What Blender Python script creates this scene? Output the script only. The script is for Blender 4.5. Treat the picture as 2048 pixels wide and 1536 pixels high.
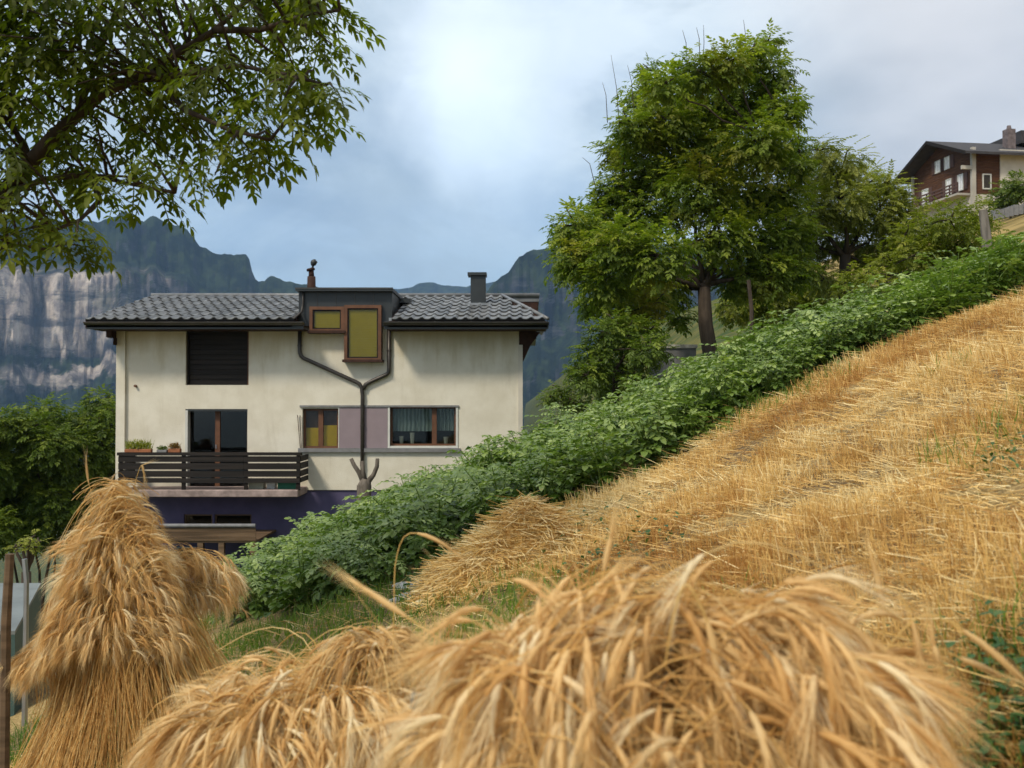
import bpy, bmesh, math, random
import numpy as np
from mathutils import Vector, Matrix, Quaternion, noise as mnoise
R = math.radians
for o in list(bpy.data.objects): bpy.data.objects.remove(o)
scene = bpy.context.scene
col = scene.collection
rng = np.random.default_rng(11); random.seed(11)

# ------------------------------------------------------------------ camera
F, CX, CY, PITCH = 1900.0, 1024.0, 768.0, R(0.96)
cam_d = bpy.data.cameras.new('camera'); cam = bpy.data.objects.new('camera', cam_d); col.objects.link(cam)
cam_d.sensor_width = 36; cam_d.lens = 36*F/2048; cam_d.clip_start = .05; cam_d.clip_end = 30000
cam.location = (0, 0, 0); cam.rotation_euler = (R(90)+PITCH, 0, 0)
cam_d.dof.use_dof = True; cam_d.dof.focus_distance = 9.0; cam_d.dof.aperture_fstop = 4.2
scene.camera = cam

# ------------------------------------------------------------------ world, sun, exposure
SUN_AZ, SUN_EL = R(-142), R(46)          # azimuth measured from +y (view direction) clockwise; behind left
sun_dir = Vector((math.sin(SUN_AZ)*math.cos(SUN_EL), math.cos(SUN_AZ)*math.cos(SUN_EL), math.sin(SUN_EL)))
W = bpy.data.worlds.new('World'); scene.world = W; W.use_nodes = True
nt = W.node_tree; nt.nodes.clear()
def wn(t, **k):
    n = nt.nodes.new(t)
    for a, b in k.items(): setattr(n, a, b)
    return n
def wmath(op, a, b=None, clamp=False):
    n = wn('ShaderNodeMath', operation=op, use_clamp=clamp)
    for i, s in enumerate((a, b)):
        if s is None: continue
        if isinstance(s, (int, float)): n.inputs[i].default_value = s
        else: nt.links.new(s, n.inputs[i])
    return n.outputs[0]
def wmap(s, a, b, c=0., d=1., smooth=True):
    n = wn('ShaderNodeMapRange', interpolation_type='SMOOTHSTEP' if smooth else 'LINEAR')
    nt.links.new(s, n.inputs[0])
    for i, v in enumerate((a, b, c, d)): n.inputs[i+1].default_value = v
    return n.outputs[0]
def wmix(f, a, b, mode='MIX'):
    n = wn('ShaderNodeMix', data_type='RGBA', blend_type=mode)
    for i, s in ((0, f), (6, a), (7, b)):
        if isinstance(s, (int, float)): n.inputs[i].default_value = s
        elif isinstance(s, tuple): n.inputs[i].default_value = (*s, 1)
        else: nt.links.new(s, n.inputs[i])
    return n.outputs[2]
tc = wn('ShaderNodeTexCoord'); sx = wn('ShaderNodeSeparateXYZ'); nt.links.new(tc.outputs['Generated'], sx.inputs[0])
dx, dy, dz = sx.outputs
def wnoise(scale, detail=5, rough=.55, stretch=(1, 1, 1), off=(0, 0, 0), dist=0.):
    m = wn('ShaderNodeMapping'); m.inputs['Scale'].default_value = stretch; m.inputs['Location'].default_value = off
    nt.links.new(tc.outputs['Generated'], m.inputs[0])
    n = wn('ShaderNodeTexNoise'); n.inputs['Scale'].default_value = scale; n.inputs['Detail'].default_value = detail
    n.inputs['Roughness'].default_value = rough; n.inputs['Distortion'].default_value = dist
    nt.links.new(m.outputs[0], n.inputs[0]); return n.outputs[0]
def wlobe(px, py, rad):                   # soft cloud mass in a world direction
    d = Vector(((px-CX)/F, 1, (800-py)/F)).normalized()
    n = wn('ShaderNodeVectorMath', operation='DISTANCE'); nt.links.new(tc.outputs['Generated'], n.inputs[0]); n.inputs[1].default_value = d
    w = wmath('ADD', n.outputs['Value'], wmath('MULTIPLY', wmath('SUBTRACT', wnoise(5, 4, .5, off=(px*.01, 0, 0)), .5), rad*1.1))
    return wmap(w, 0, rad, 1, 0)
sky = wn('ShaderNodeTexSky', sky_type='NISHITA', sun_disc=False, sun_elevation=SUN_EL, sun_rotation=SUN_AZ)
skyc = wmix(1.0, sky.outputs[0], (.1, .1, .1), 'MULTIPLY')
elev = wmap(dz, .02, .40, 0, 1)
base = wmix(elev, (.21, .32, .435), (.54, .62, .68))
n1 = wnoise(2.3, 6, .55, (1, 1, 1.6), (3.1, 0, 1.2), .4); n2 = wnoise(5.5, 7, .62, (1, 1, 1.7), (1.1, 4, .2), .5); n3 = wnoise(3.4, 6, .58, (1, 1, 2.0), (7.1, 2, 5.2), .6)
base = wmix(wmath('MULTIPLY', wmap(n1, .42, .70), .62), base, (.76, .83, .88))
base = wmix(wmath('MULTIPLY', wmap(n3, .42, .64), .78), base, (.25, .325, .40))
base = wmix(wmap(n2, .34, .68), wmix(1.0, base, (.86, .89, .93), 'MULTIPLY'), wmix(1.0, base, (1.15, 1.12, 1.07), 'MULTIPLY'))
grey = wmix(wmap(wnoise(2.6, 5, .5, (1, 1, 2.2), (0.4, 2, .3)), .38, .66), (.29, .30, .315), (.58, .575, .57))
base = wmix(wmap(wmath('ADD', dx, wmath('MULTIPLY', wmath('SUBTRACT', n1, .5), .3)), .10, .42), base, grey)
base = wmix(wmath('MULTIPLY', wlobe(935, 120, .15), .85), base, (.86, .94, 1.0))
base = wmix(wmath('MULTIPLY', wlobe(960, 300, .12), .40), base, (.72, .86, .98))
base = wmix(wmath('MULTIPLY', wlobe(2000, 130, .16), .45), base, (.60, .595, .60))
base = wmix(wmath('MULTIPLY', wlobe(1150, 60, .16), .5), base, (.62, .70, .78))
base = wmix(wmap(dz, .40, .75), base, (.66, .67, .68))
low = wmap(dz, -.05, .0, 0, 1)
cloud = wmix(low, (.25, .33, .40), base)
final = wmix(.9, skyc, cloud)
bg = wn('ShaderNodeBackground'); bg.inputs[1].default_value = 1.28
nt.links.new(final, bg.inputs[0]); ow = wn('ShaderNodeOutputWorld'); nt.links.new(bg.outputs[0], ow.inputs[0])
sd = bpy.data.lights.new('sun', 'SUN'); sd.energy = 2.2; sd.angle = R(9); sd.color = (1, .90, .73)
so = bpy.data.objects.new('sun', sd); col.objects.link(so); so.rotation_euler = (-sun_dir).to_track_quat('-Z', 'Y').to_euler(); so.location = (-20, -20, 40)
vs = scene.view_settings; vs.view_transform = 'Standard'; vs.look = 'None'; vs.exposure = 0.32; vs.gamma = 1.0; vs.use_curve_mapping = False
scene.render.engine = 'CYCLES'
cy = scene.cycles; cy.use_denoising = True; cy.max_bounces = 8; cy.diffuse_bounces = 3; cy.glossy_bounces = 3
cy.transmission_bounces = 4; cy.transparent_max_bounces = 12; cy.volume_bounces = 1; cy.caustics_reflective = cy.caustics_refractive = False

# ------------------------------------------------------------------ helpers
def ray(px, py):
    u, v = (px-CX)/F, (CY-py)/F
    return u, math.cos(PITCH)-v*math.sin(PITCH), math.sin(PITCH)+v*math.cos(PITCH)
def P(px, py, y):
    a, b, c = ray(px, py); k = y/b
    return Vector((a*k, y, c*k))
def sst(a, b, x):
    t = np.clip((x-a)/(b-a), 0, 1); return t*t*(3-2*t)
def ramp(x, a, b):                        # integral of a smooth slope step: 0 before a, slope 1 after b
    t = np.clip((x-a)/(b-a), 0, 1); return (b-a)*(t**3-.5*t**4) + np.maximum(x-b, 0)
HH = 1.25
HAZE = 0.85e-4
def ground(x, y):
    x = np.asarray(x, float); y = np.asarray(y, float)
    S = .43*x - .10*ramp(x, 2.0, 4.0) + .03*ramp(x, 7, 10) - .36*ramp(x, 48, 90)
    S = S + .28*(-x > 11)*0 + .30*ramp(-x, 11, 18) - .0*x
    z = S + .05*y - HH
    z = z - .13*ramp(y, 10.3, 13)*(1-sst(1.0, 5, x)) - .09*ramp(y, 10.3, 12.5)*sst(1.0, 5, x) + .085*ramp(y, 22, 34)*sst(1., 5, x)
    z = z - .10*ramp(y, 36, 60)*(1-sst(8, 25, x)) - .06*ramp(y, 120, 300)
    z = z - .10*ramp(y, 23, 28)*(1-sst(2.5, 6, x))*(1-sst(45, 60, y)) - 2.9*sst(45, 60, y)*(1-sst(2.5, 6, x))
    z = z + .05*np.maximum(-y, 0)
    z = z - .16*np.exp(-((x-.3)**2+(y-1.5)**2)/.9)
    # level pad dug for the house
    pad = sst(-15, -12.2, x)*(1-sst(.6, 3.2, x))*sst(20.5, 23.6, y)*(1-sst(37, 41, y))
    z = z*(1-pad) + np.minimum(z, -4.85)*pad
    z = z + .022*np.sin(x*3.1+y*1.3)+.018*np.sin(y*4.7-x*1.9)*np.exp(-np.abs(y)/30)
    z = np.maximum(z, -190+.02*np.abs(x))
    return z
def gz(x, y): return float(ground(x, y))
def hit(px, py, dz=0., ymax=60):
    a, b, c = ray(px, py); ys = np.arange(.6, ymax, .01)
    g = ground(a/b*ys, ys)+dz; i = np.nonzero(c/b*ys < g)[0]
    y = ys[i[0]] if len(i) else ymax
    return Vector((a/b*y, y, c/b*y))

def lin(r, g, b):
    f = lambda c: (c/255/12.92 if c/255 <= .04045 else ((c/255+.055)/1.055)**2.4)
    return (f(r), f(g), f(b))
MATS = {}
class NT:
    def __init__(s, name):
        s.m = bpy.data.materials.new(name); s.m.use_nodes = True; s.t = s.m.node_tree; s.t.nodes.clear()
        s.out = s.t.nodes.new('ShaderNodeOutputMaterial'); MATS[name] = s.m
    def n(s, t, ins=None, **k):
        n = s.t.nodes.new(t)
        for a, b in k.items(): setattr(n, a, b)
        for a, b in (ins or {}).items(): s.set(n.inputs[a], b)
        return n
    def set(s, i, b):
        if isinstance(b, bpy.types.NodeSocket): s.t.links.new(b, i)
        elif isinstance(b, tuple) and len(b) == 3 and i.type == 'RGBA': i.default_value = (*b, 1)
        else: i.default_value = b
    def mix(s, f, a, b, mode='MIX'):
        n = s.n('ShaderNodeMix', data_type='RGBA', blend_type=mode); s.set(n.inputs[0], f); s.set(n.inputs[6], a); s.set(n.inputs[7], b); return n.outputs[2]
    def math(s, op, a, b=0.): return s.n('ShaderNodeMath', {0: a, 1: b}, operation=op).outputs[0]
    def map(s, v, a, b, c=0., d=1.): return s.n('ShaderNodeMapRange', {0: v, 1: a, 2: b, 3: c, 4: d}, interpolation_type='SMOOTHSTEP').outputs[0]
    def pos(s): return s.n('ShaderNodeNewGeometry').outputs['Position']
    def obj(s): return s.n('ShaderNodeTexCoord').outputs['Object']
    def noise(s, vec, scale, detail=4, rough=.55, stretch=None, dist=0.):
        if stretch: vec = s.n('ShaderNodeMapping', {0: vec, 'Scale': stretch}).outputs[0]
        return s.n('ShaderNodeTexNoise', {'Vector': vec, 'Scale': scale, 'Detail': detail, 'Roughness': rough, 'Distortion': dist}).outputs[0]
    def rnd(s): return s.n('ShaderNodeAttribute', attribute_name='rnd').outputs['Fac']
    def ornd(s): return s.n('ShaderNodeObjectInfo').outputs['Random']
    def bump(s, h, strength=.3, dist=.02): return s.n('ShaderNodeBump', {'Height': h, 'Strength': strength, 'Distance': dist}).outputs[0]
    def bsdf(s, color, rough=.7, spec=.3, metal=0., normal=None):
        p = s.n('ShaderNodeBsdfPrincipled', {'Base Color': color, 'Roughness': rough, 'Specular IOR Level': spec, 'Metallic': metal})
        if normal is not None: s.set(p.inputs['Normal'], normal)
        return p.outputs[0]
    def done(s, sh): s.t.links.new(sh, s.out.inputs[0]); return s.m

def leaf_mat(name, cols, trans=.35, rough=.45, spec=.4, clump=None, warm=None):
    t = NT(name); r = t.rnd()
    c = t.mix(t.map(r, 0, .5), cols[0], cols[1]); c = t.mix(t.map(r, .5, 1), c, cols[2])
    cl = t.noise(t.pos(), clump or .9, 3)
    c = t.mix(t.map(cl, .35, .7), t.mix(1., c, (.78, .82, .8), 'MULTIPLY'), c)
    if warm: c = t.mix(t.math('MULTIPLY', t.map(t.noise(t.pos(), .55, 3), .5, .72), .65), c, warm)
    bf = t.n('ShaderNodeNewGeometry').outputs['Backfacing']
    c = t.mix(t.math('MULTIPLY', bf, .3), c, t.mix(1., c, (1.25, 1.3, 1.3), 'MULTIPLY'))
    p = t.bsdf(c, rough, spec)
    tl = t.n('ShaderNodeBsdfTranslucent', {0: t.mix(1., c, (1.3, 1.5, .55), 'MULTIPLY')}).outputs[0]
    return t.done(t.n('ShaderNodeMixShader', {0: trans, 1: p, 2: tl}).outputs[0])
def straw_mat(name, cols, rough=.55, trans=.15):
    t = NT(name); r = t.rnd()
    c = t.mix(t.map(r, 0, .5), cols[0], cols[1]); c = t.mix(t.map(r, .5, 1), c, cols[2])
    c = t.mix(t.map(t.noise(t.pos(), 2.2, 3), .35, .7), t.mix(1., c, (.85, .8, .72), 'MULTIPLY'), c)
    p = t.bsdf(c, rough, .35)
    tl = t.n('ShaderNodeBsdfTranslucent', {0: c}).outputs[0]
    return t.done(t.n('ShaderNodeMixShader', {0: trans, 1: p, 2: tl}).outputs[0])
def plain(name, c, rough=.7, spec=.3, metal=0., var=.12, scale=6., stretch=None, bump=.0, world=False):
    t = NT(name); v = t.obj() if not world else t.pos()
    n = t.noise(v, scale, 5, .6, stretch)
    lo = tuple(x*(1-var) for x in c); hi = tuple(min(1, x*(1+var)) for x in c)
    k = t.mix(t.map(n, .3, .7), lo, hi)
    k = t.mix(t.math('MULTIPLY', t.ornd(), .22), k, t.mix(1., k, (.62, .62, .62), 'MULTIPLY'))
    return t.done(t.bsdf(k, rough, spec, metal, t.bump(n, bump) if bump else None))

# --- mesh plumbing: a variant is (V, loops, counts, matidx)
def variant(V, polys, mats=None):
    V = np.asarray(V, float).reshape(-1, 3)
    return dict(V=V, L=np.concatenate([np.asarray(p) for p in polys]).astype(np.int32), C=np.array([len(p) for p in polys], np.int32),
                M=np.zeros(len(polys), np.int32) if mats is None else np.asarray(mats, np.int32))
def vjoin(vs):
    off = 0; Vs, Ls, Cs, Ms, Rs = [], [], [], [], []
    for v in vs:
        Vs.append(v['V']); Ls.append(v['L']+off); Cs.append(v['C']); Ms.append(v['M']); off += len(v['V'])
        if 'R' in v: Rs.append(v['R'])
    d = dict(V=np.concatenate(Vs), L=np.concatenate(Ls), C=np.concatenate(Cs), M=np.concatenate(Ms))
    if len(Rs) == len(vs): d['R'] = np.concatenate(Rs)
    return d
def vscatter(v, T, r=None):
    """T: (n,3,4) transforms -> one joined variant with a per-copy random value"""
    n = len(T); k = len(v['V'])
    V = np.einsum('nij,kj->nki', T[:, :, :3], v['V'])+T[:, None, :, 3]
    L = (v['L'][None]+(np.arange(n)*k)[:, None]).ravel()
    if r is None: r = rng.random(n)
    return dict(V=V.reshape(-1, 3), L=L.astype(np.int32), C=np.tile(v['C'], n), M=np.tile(v['M'], n), R=np.repeat(r, k))
def to_mesh(name, v, mats, smooth=False, r=None):
    me = bpy.data.meshes.new(name); V = v['V']
    me.vertices.add(len(V)); me.vertices.foreach_set('co', V.astype(np.float32).ravel())
    me.loops.add(len(v['L'])); me.loops.foreach_set('vertex_index', v['L'])
    st = np.zeros(len(v['C']), np.int32); st[1:] = np.cumsum(v['C'])[:-1]
    me.polygons.add(len(st)); me.polygons.foreach_set('loop_start', st)
    me.polygons.foreach_set('material_index', v['M'])
    me.polygons.foreach_set('use_smooth', np.full(len(st), bool(smooth)))
    for m in (mats if isinstance(mats, (list, tuple)) else [mats]): me.materials.append(MATS[m])
    R_ = v.get('R'); 
    if R_ is None: R_ = np.full(len(V), .5 if r is None else r)
    at = me.attributes.new('rnd', 'FLOAT', 'POINT'); at.data.foreach_set('value', R_.astype(np.float32))
    me.update(calc_edges=True); me.validate(); return me
def link(name, me, parent=None, kind=None, loc=None):
    o = bpy.data.objects.new(name, me); col.objects.link(o)
    if parent: o.parent = parent
    if kind: o['kind'] = kind
    if loc is not None: o.location = loc
    return o
def tag(o, label, cat, group=None):
    o['label'] = label; o['category'] = cat
    if group: o['group'] = group
    return o
def empty(name, loc, label, cat, group=None, rz=0.):
    o = bpy.data.objects.new(name, None); col.objects.link(o); o.location = loc; o.rotation_euler = (0, 0, rz); o.empty_display_size = .2
    return tag(o, label, cat, group)
BOXF = [(0, 3, 2, 1), (4, 5, 6, 7), (0, 1, 5, 4), (1, 2, 6, 5), (2, 3, 7, 6), (3, 0, 4, 7)]
def bxv(x0, x1, y0, y1, z0, z1):
    return variant([(x0, y0, z0), (x1, y0, z0), (x1, y1, z0), (x0, y1, z0), (x0, y0, z1), (x1, y0, z1), (x1, y1, z1), (x0, y1, z1)], BOXF)
def prism(pts, y0, y1, axis='y'):
    """extrude a 2-D outline (x,z) along y"""
    n = len(pts); A = [(x, y0, z) for x, z in pts]+[(x, y1, z) for x, z in pts]
    return variant(A, [tuple(range(n)), tuple(range(2*n-1, n-1, -1))]+[(i, i+n, (i+1) % n+n, (i+1) % n) for i in range(n)])
def tube(pts, rad, sides=8, cap=True):
    pts = [Vector(p) for p in pts]; n = len(pts); rad = rad if hasattr(rad, '__len__') else [rad]*n
    V, Fc = [], []; t0 = (pts[1]-pts[0]).normalized(); up = t0.orthogonal().normalized()
    for i, p in enumerate(pts):
        t = (pts[min(i+1, n-1)]-pts[max(i-1, 0)]).normalized(); up = (up-t*up.dot(t)).normalized(); s = t.cross(up)
        for k in range(sides):
            a = 2*math.pi*k/sides; V.append(p+(up*math.cos(a)+s*math.sin(a))*rad[i])
    for i in range(n-1):
        for k in range(sides):
            a, b = i*sides+k, i*sides+(k+1) % sides; Fc.append((a, b, b+sides, a+sides))
    if cap: Fc.append(tuple(range(sides-1, -1, -1))); Fc.append(tuple(range((n-1)*sides, n*sides)))
    return variant([tuple(v) for v in V], Fc)
def part(name, vs, mat, parent, smooth=False, bevel=0., kind=None):
    v = vjoin(vs) if isinstance(vs, list) else vs
    root = parent
    while root.parent: root = root.parent
    v = dict(v); v['V'] = v['V']-np.array(root.location)
    o = link(name, to_mesh(name, v, mat, smooth), parent, kind)
    if bevel:
        b = o.modifiers.new('bevel', 'BEVEL'); b.width = bevel; b.segments = 1; b.limit_method = 'ANGLE'
    return o
def rots(az, tilt, roll=None):
    """rotation matrices: roll about z, tilt from z towards +x, then azimuth about z"""
    n = len(az); roll = np.zeros(n) if roll is None else roll
    def rz(a):
        m = np.zeros((n, 3, 3)); m[:, 0, 0] = m[:, 1, 1] = np.cos(a); m[:, 0, 1] = -np.sin(a); m[:, 1, 0] = np.sin(a); m[:, 2, 2] = 1; return m
    m = np.zeros((n, 3, 3)); m[:, 0, 0] = m[:, 2, 2] = np.cos(tilt); m[:, 0, 2] = np.sin(tilt); m[:, 2, 0] = -np.sin(tilt); m[:, 1, 1] = 1
    return rz(az) @ m @ rz(roll)
def xf(Rm, pos, scale=1.):
    T = np.zeros((len(Rm), 3, 4)); T[:, :, :3] = Rm*(np.asarray(scale).reshape(-1, 1, 1) if np.ndim(scale) else scale); T[:, :, 3] = pos; return T
def mat4(T): return Matrix([list(T[0]), list(T[1]), list(T[2]), [0, 0, 0, 1]])
# ------------------------------------------------------------------ materials
t = NT('soil')
p_ = t.pos(); nA = t.noise(p_, 1.1, 6, .6); nB = t.noise(p_, 9, 5, .65)
nC = t.noise(p_, 42, 4, .7); c = t.mix(t.map(nB, .3, .7), (.085, .058, .034), (.19, .135, .075))
c = t.mix(t.map(nC, .45, .62), c, (.36, .26, .12)); c = t.mix(t.map(nA, .42, .62), c, t.mix(t.map(nC, .4, .6), (.22, .15, .06), (.42, .31, .14)))
sp = t.n('ShaderNodeSeparateXYZ', {0: p_}); hill_ = t.map(t.math('SUBTRACT', sp.outputs[0], t.math('MULTIPLY', sp.outputs[1], .25)), 4.5, 7.5)
c = t.mix(t.map(sp.outputs[1], 11, 15), c, t.mix(t.map(t.noise(p_, .35, 5), .35, .65), t.mix(hill_, (.035, .065, .018), (.17, .13, .045)), t.mix(hill_, (.13, .12, .035), (.36, .26, .10))))
t.done(t.bsdf(c, .95, .1, 0, t.bump(nB, .6, .05)))
straw_mat('straw', [lin(176, 128, 66), lin(230, 194, 120), lin(254, 238, 186)])
straw_mat('straw_deep', [lin(176, 112, 46), lin(202, 142, 66), lin(226, 178, 100)], trans=.2)
straw_mat('barley_ear', [lin(232, 190, 122), lin(248, 218, 158), lin(255, 244, 210)], trans=.38)
straw_mat('sheaf_straw', [lin(216, 166, 92), lin(242, 202, 126), lin(252, 230, 170)], trans=.38)
leaf_mat('grass', [(.07, .14, .02), (.14, .24, .035), (.30, .30, .06)], .35, .5, .3, 1.6)
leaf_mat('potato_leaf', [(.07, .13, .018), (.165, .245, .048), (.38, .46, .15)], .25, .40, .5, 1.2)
leaf_mat('weed_leaf', [(.03, .085, .02), (.05, .12, .03), (.09, .16, .04)], .25, .45, .4, 1.2)
leaf_mat('ash_leaf', [(.06, .08, .010), (.105, .135, .014), (.18, .21, .022)], .55, .55, .25, .8)
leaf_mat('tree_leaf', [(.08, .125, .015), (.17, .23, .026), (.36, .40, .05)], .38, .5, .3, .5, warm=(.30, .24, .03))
leaf_mat('feather_leaf', [(.13, .155, .024), (.23, .25, .04), (.36, .37, .08)], .35, .5, .3, .5)
leaf_mat('bush_leaf', [(.06, .095, .012), (.11, .165, .02), (.23, .28, .035)], .3, .5, .3, .5)
leaf_mat('yellow_bush_leaf', [(.12, .15, .015), (.20, .23, .022), (.30, .30, .035)], .35, .5, .3, .5)
leaf_mat('golden_leaf', [(.16, .20, .02), (.28, .30, .03), (.40, .36, .05)], .3, .5, .3, 2)
leaf_mat('rust_leaf', [(.20, .12, .03), (.30, .15, .05), (.22, .18, .04)], .3, .5, .3, 2)
plain('bark', (.055, .042, .032), .9, .2, 0, .4, 9, (1, 1, .25), .6)
plain('bark_grey', (.13, .11, .09), .9, .2, 0, .35, 14, (1, 1, .25), .5)
plain('stake_wood', (.17, .155, .135), .85, .2, 0, .35, 20, (1, 1, .12), .4)
# plaster with a rain stain below the eaves and at the foot
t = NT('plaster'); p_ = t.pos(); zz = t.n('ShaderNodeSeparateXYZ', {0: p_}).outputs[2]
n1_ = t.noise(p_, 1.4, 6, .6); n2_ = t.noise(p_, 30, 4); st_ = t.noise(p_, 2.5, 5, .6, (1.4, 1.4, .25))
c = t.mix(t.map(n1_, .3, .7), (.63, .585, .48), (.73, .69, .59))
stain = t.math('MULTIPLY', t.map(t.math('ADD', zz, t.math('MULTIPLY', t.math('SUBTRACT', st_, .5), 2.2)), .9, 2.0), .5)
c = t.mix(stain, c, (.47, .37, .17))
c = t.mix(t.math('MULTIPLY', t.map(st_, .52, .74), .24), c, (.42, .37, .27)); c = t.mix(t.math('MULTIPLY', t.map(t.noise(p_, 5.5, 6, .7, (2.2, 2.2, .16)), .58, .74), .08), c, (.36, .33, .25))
t.done(t.bsdf(c, .9, .15, 0, t.bump(n2_, .35, .02)))
plain('indigo_plaster', (.10, .088, .165), .9, .15, 0, .12, 2, None, .1)
plain('mauve_panel', (.27, .215, .235), .75, .25, 0, .06, 2)
plain('dark_wood', (.014, .010, .008), .75, .25, 0, .35, 5, (.2, 1, 3))
plain('slat_wood', (.016, .012, .010), .7, .3, 0, .5, 4, (.2, 1, 3))
plain('window_wood', (.125, .054, .027), .6, .35, 0, .2, 5)
plain('weathered_wood', (.13, .085, .05), .8, .2, 0, .4, 4, (.15, 1, 3))
plain('eave_wood', (.045, .022, .016), .75, .2, 0, .3, 5)
plain('dark_metal', (.035, .040, .042), .42, .5, .3, .12, 3)
plain('pipe_metal', (.060, .052, .046), .40, .5, .4, .2, 5)
plain('gutter_metal', (.075, .070, .062), .33, .5, .6, .15, 3)
plain('zinc', (.30, .31, .32), .45, .5, .7, .15, 3)
plain('stone_sill', (.20, .20, .205), .8, .2, 0, .15, 6)
plain('white_frame', (.60, .60, .56), .6, .3, 0, .05, 4)
plain('slab_concrete', (.33, .255, .235), .85, .2, 0, .35, 3, (1, 1, 1), .2)
plain('yellow_blind', (.78, .46, .02), .75, .2, 0, .10, 2)
plain('olive_blind', (.60, .40, .015), .75, .2, 0, .08, 2)
plain('room_dark', (.05, .045, .04), .9, .1)
plain('green_box', (.02, .14, .08), .6, .3); plain('white_box', (.62, .62, .60), .6, .3); plain('pale_box', (.42, .42, .33), .6, .3)
plain('terracotta', (.30, .12, .06), .85, .2); plain('steel', (.42, .43, .44), .35, .5, .8)
plain('blue_frame', (.30, .38, .45), .6, .3)
plain('sheet_metal', (.17, .19, .185), .55, .4, .2, .2, 2); plain('sheet_edge', (.05, .09, .08), .6, .3)
plain('rock_pale', (.50, .49, .46), .9, .2, 0, .25, 8, None, .5)
plain('chimney_brick', (.16, .13, .13), .9, .2, 0, .3, 4)
t = NT('lace'); v_ = t.obj(); w1 = t.n('ShaderNodeTexWave', {'Vector': v_, 'Scale': 3.2, 'Distortion': 2.5, 'Detail': 2}, bands_direction='X').outputs['Fac']
c = t.mix(w1, (.30, .38, .36), (.66, .74, .72))
t.done(t.n('ShaderNodeMixShader', {0: .30, 1: t.n('ShaderNodeMixShader', {0: .35, 1: t.bsdf(c, .9, .1), 2: t.n('ShaderNodeBsdfTranslucent', {0: c}).outputs[0]}).outputs[0], 2: t.n('ShaderNodeBsdfTransparent').outputs[0]}).outputs[0])
t = NT('glass'); fr = t.n('ShaderNodeFresnel', {0: 1.5}).outputs[0]
t.done(t.n('ShaderNodeMixShader', {0: t.math('MULTIPLY', fr, .6), 1: t.n('ShaderNodeBsdfTransparent', {0: (.86, .9, .88)}).outputs[0], 2: t.n('ShaderNodeBsdfGlossy', {'Roughness': .03}).outputs[0]}).outputs[0])
t = NT('tile'); r_ = t.ornd(); n_ = t.noise(t.pos(), 7, 5, .6)
c = t.mix(r_, (.075, .08, .085), (.18, .185, .19)); c = t.mix(t.math('MULTIPLY', t.map(n_, .45, .7), .6), c, (.085, .085, .068)); c = t.mix(t.math('MULTIPLY', t.map(t.noise(t.pos(), 1.3, 4), .5, .7), .5), c, (.12, .115, .09))
t.done(t.bsdf(c, .46, .5, 0, t.bump(n_, .1, .01)))
plain('tile_gap_shade', (.012, .012, .013), .9, .1); plain('tile_plain', (.16, .165, .17), .4, .5, 0, .2, 4)
t = NT('log_wood'); n_ = t.noise(t.obj(), 5, 4, .6, (.2, .2, 3)); c = t.mix(t.map(n_, .3, .7), (.055, .023, .012), (.125, .055, .026)); t.done(t.bsdf(c, .75, .25))
plain('chalet_plaster', (.56, .52, .45), .9, .15, 0, .1, 1); plain('chalet_post', (.44, .41, .36), .9, .15, 0, .1, 1)
plain('chalet_roof', (.045, .042, .045), .7, .3, 0, .2, 2); plain('shutter', (.10, .055, .045), .7, .3)
plain('curtain_white', (.80, .80, .80), .8, .2)
# mountain rock and woods
t = NT('mountain'); p_ = t.pos(); nz = t.n('ShaderNodeSeparateXYZ', {0: t.n('ShaderNodeNewGeometry').outputs['Normal']}).outputs[2]
streak = t.noise(p_, .012, 7, .68, (1, 1, .22)); big = t.noise(p_, .0026, 4, .5); fine = t.noise(p_, .03, 5, .7); led = t.noise(p_, .014, 5, .6, (.25, .25, 1.6)); strat = t.noise(p_, .02, 6, .7, (.18, .18, 1.5))
rock = t.mix(t.map(streak, .40, .60), (.045, .048, .065), (.52, .44, .38)); rock = t.mix(t.map(fine, .35, .68), t.mix(1., rock, (.55, .55, .6), 'MULTIPLY'), rock)
dark = t.mix(t.map(streak, .38, .66), (.012, .016, .026), (.065, .066, .078)); rock = t.mix(t.map(big, .43, .56), dark, rock)
green = t.mix(t.map(fine, .4, .62), (.008, .014, .012), (.028, .042, .022))
veg = t.math('ADD', nz, t.math('MULTIPLY', t.math('SUBTRACT', led, .5), .9))
sx3 = t.n('ShaderNodeSeparateXYZ', {0: p_}); wob = t.math('MULTIPLY', t.math('SUBTRACT', t.noise(p_, .006, 5, .65), .5), 190.)
zw = t.math('ADD', sx3.outputs[2], wob); xw = t.math('ADD', sx3.outputs[0], t.math('MULTIPLY', wob, 1.2))
band = t.math('MULTIPLY', t.math('MULTIPLY', t.map(zw, 85, 125), t.map(zw, 300, 255)), t.map(xw, -720, -860))
band2 = t.math('MULTIPLY', t.math('MULTIPLY', t.map(zw, 18, 30), t.map(zw, 78, 62)), t.map(xw, -560, -680))
lime = t.mix(t.map(streak, .36, .60), (.10, .09, .09), (.62, .53, .45)); lime = t.mix(t.map(fine, .38, .62), t.mix(1., lime, (.5, .5, .55), 'MULTIPLY'), lime)
lime = t.mix(t.math('MULTIPLY', t.map(strat, .50, .62), .8), lime, (.06, .065, .08)); dark = t.mix(t.math('MULTIPLY', t.map(strat, .5, .64), .6), dark, (.13, .13, .135))
bands = t.math('MAXIMUM', band, band2); rock = t.mix(bands, dark, lime)
c = t.mix(t.math('MULTIPLY', t.map(veg, .16, .40), t.math('SUBTRACT', 1., t.math('MULTIPLY', bands, .75))), rock, green)
zz = t.n('ShaderNodeSeparateXYZ', {0: p_}).outputs[2]
c = t.mix(t.map(t.math('ADD', zz, t.math('MULTIPLY', fine, 60.)), 60, 20), c, green)
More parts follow.
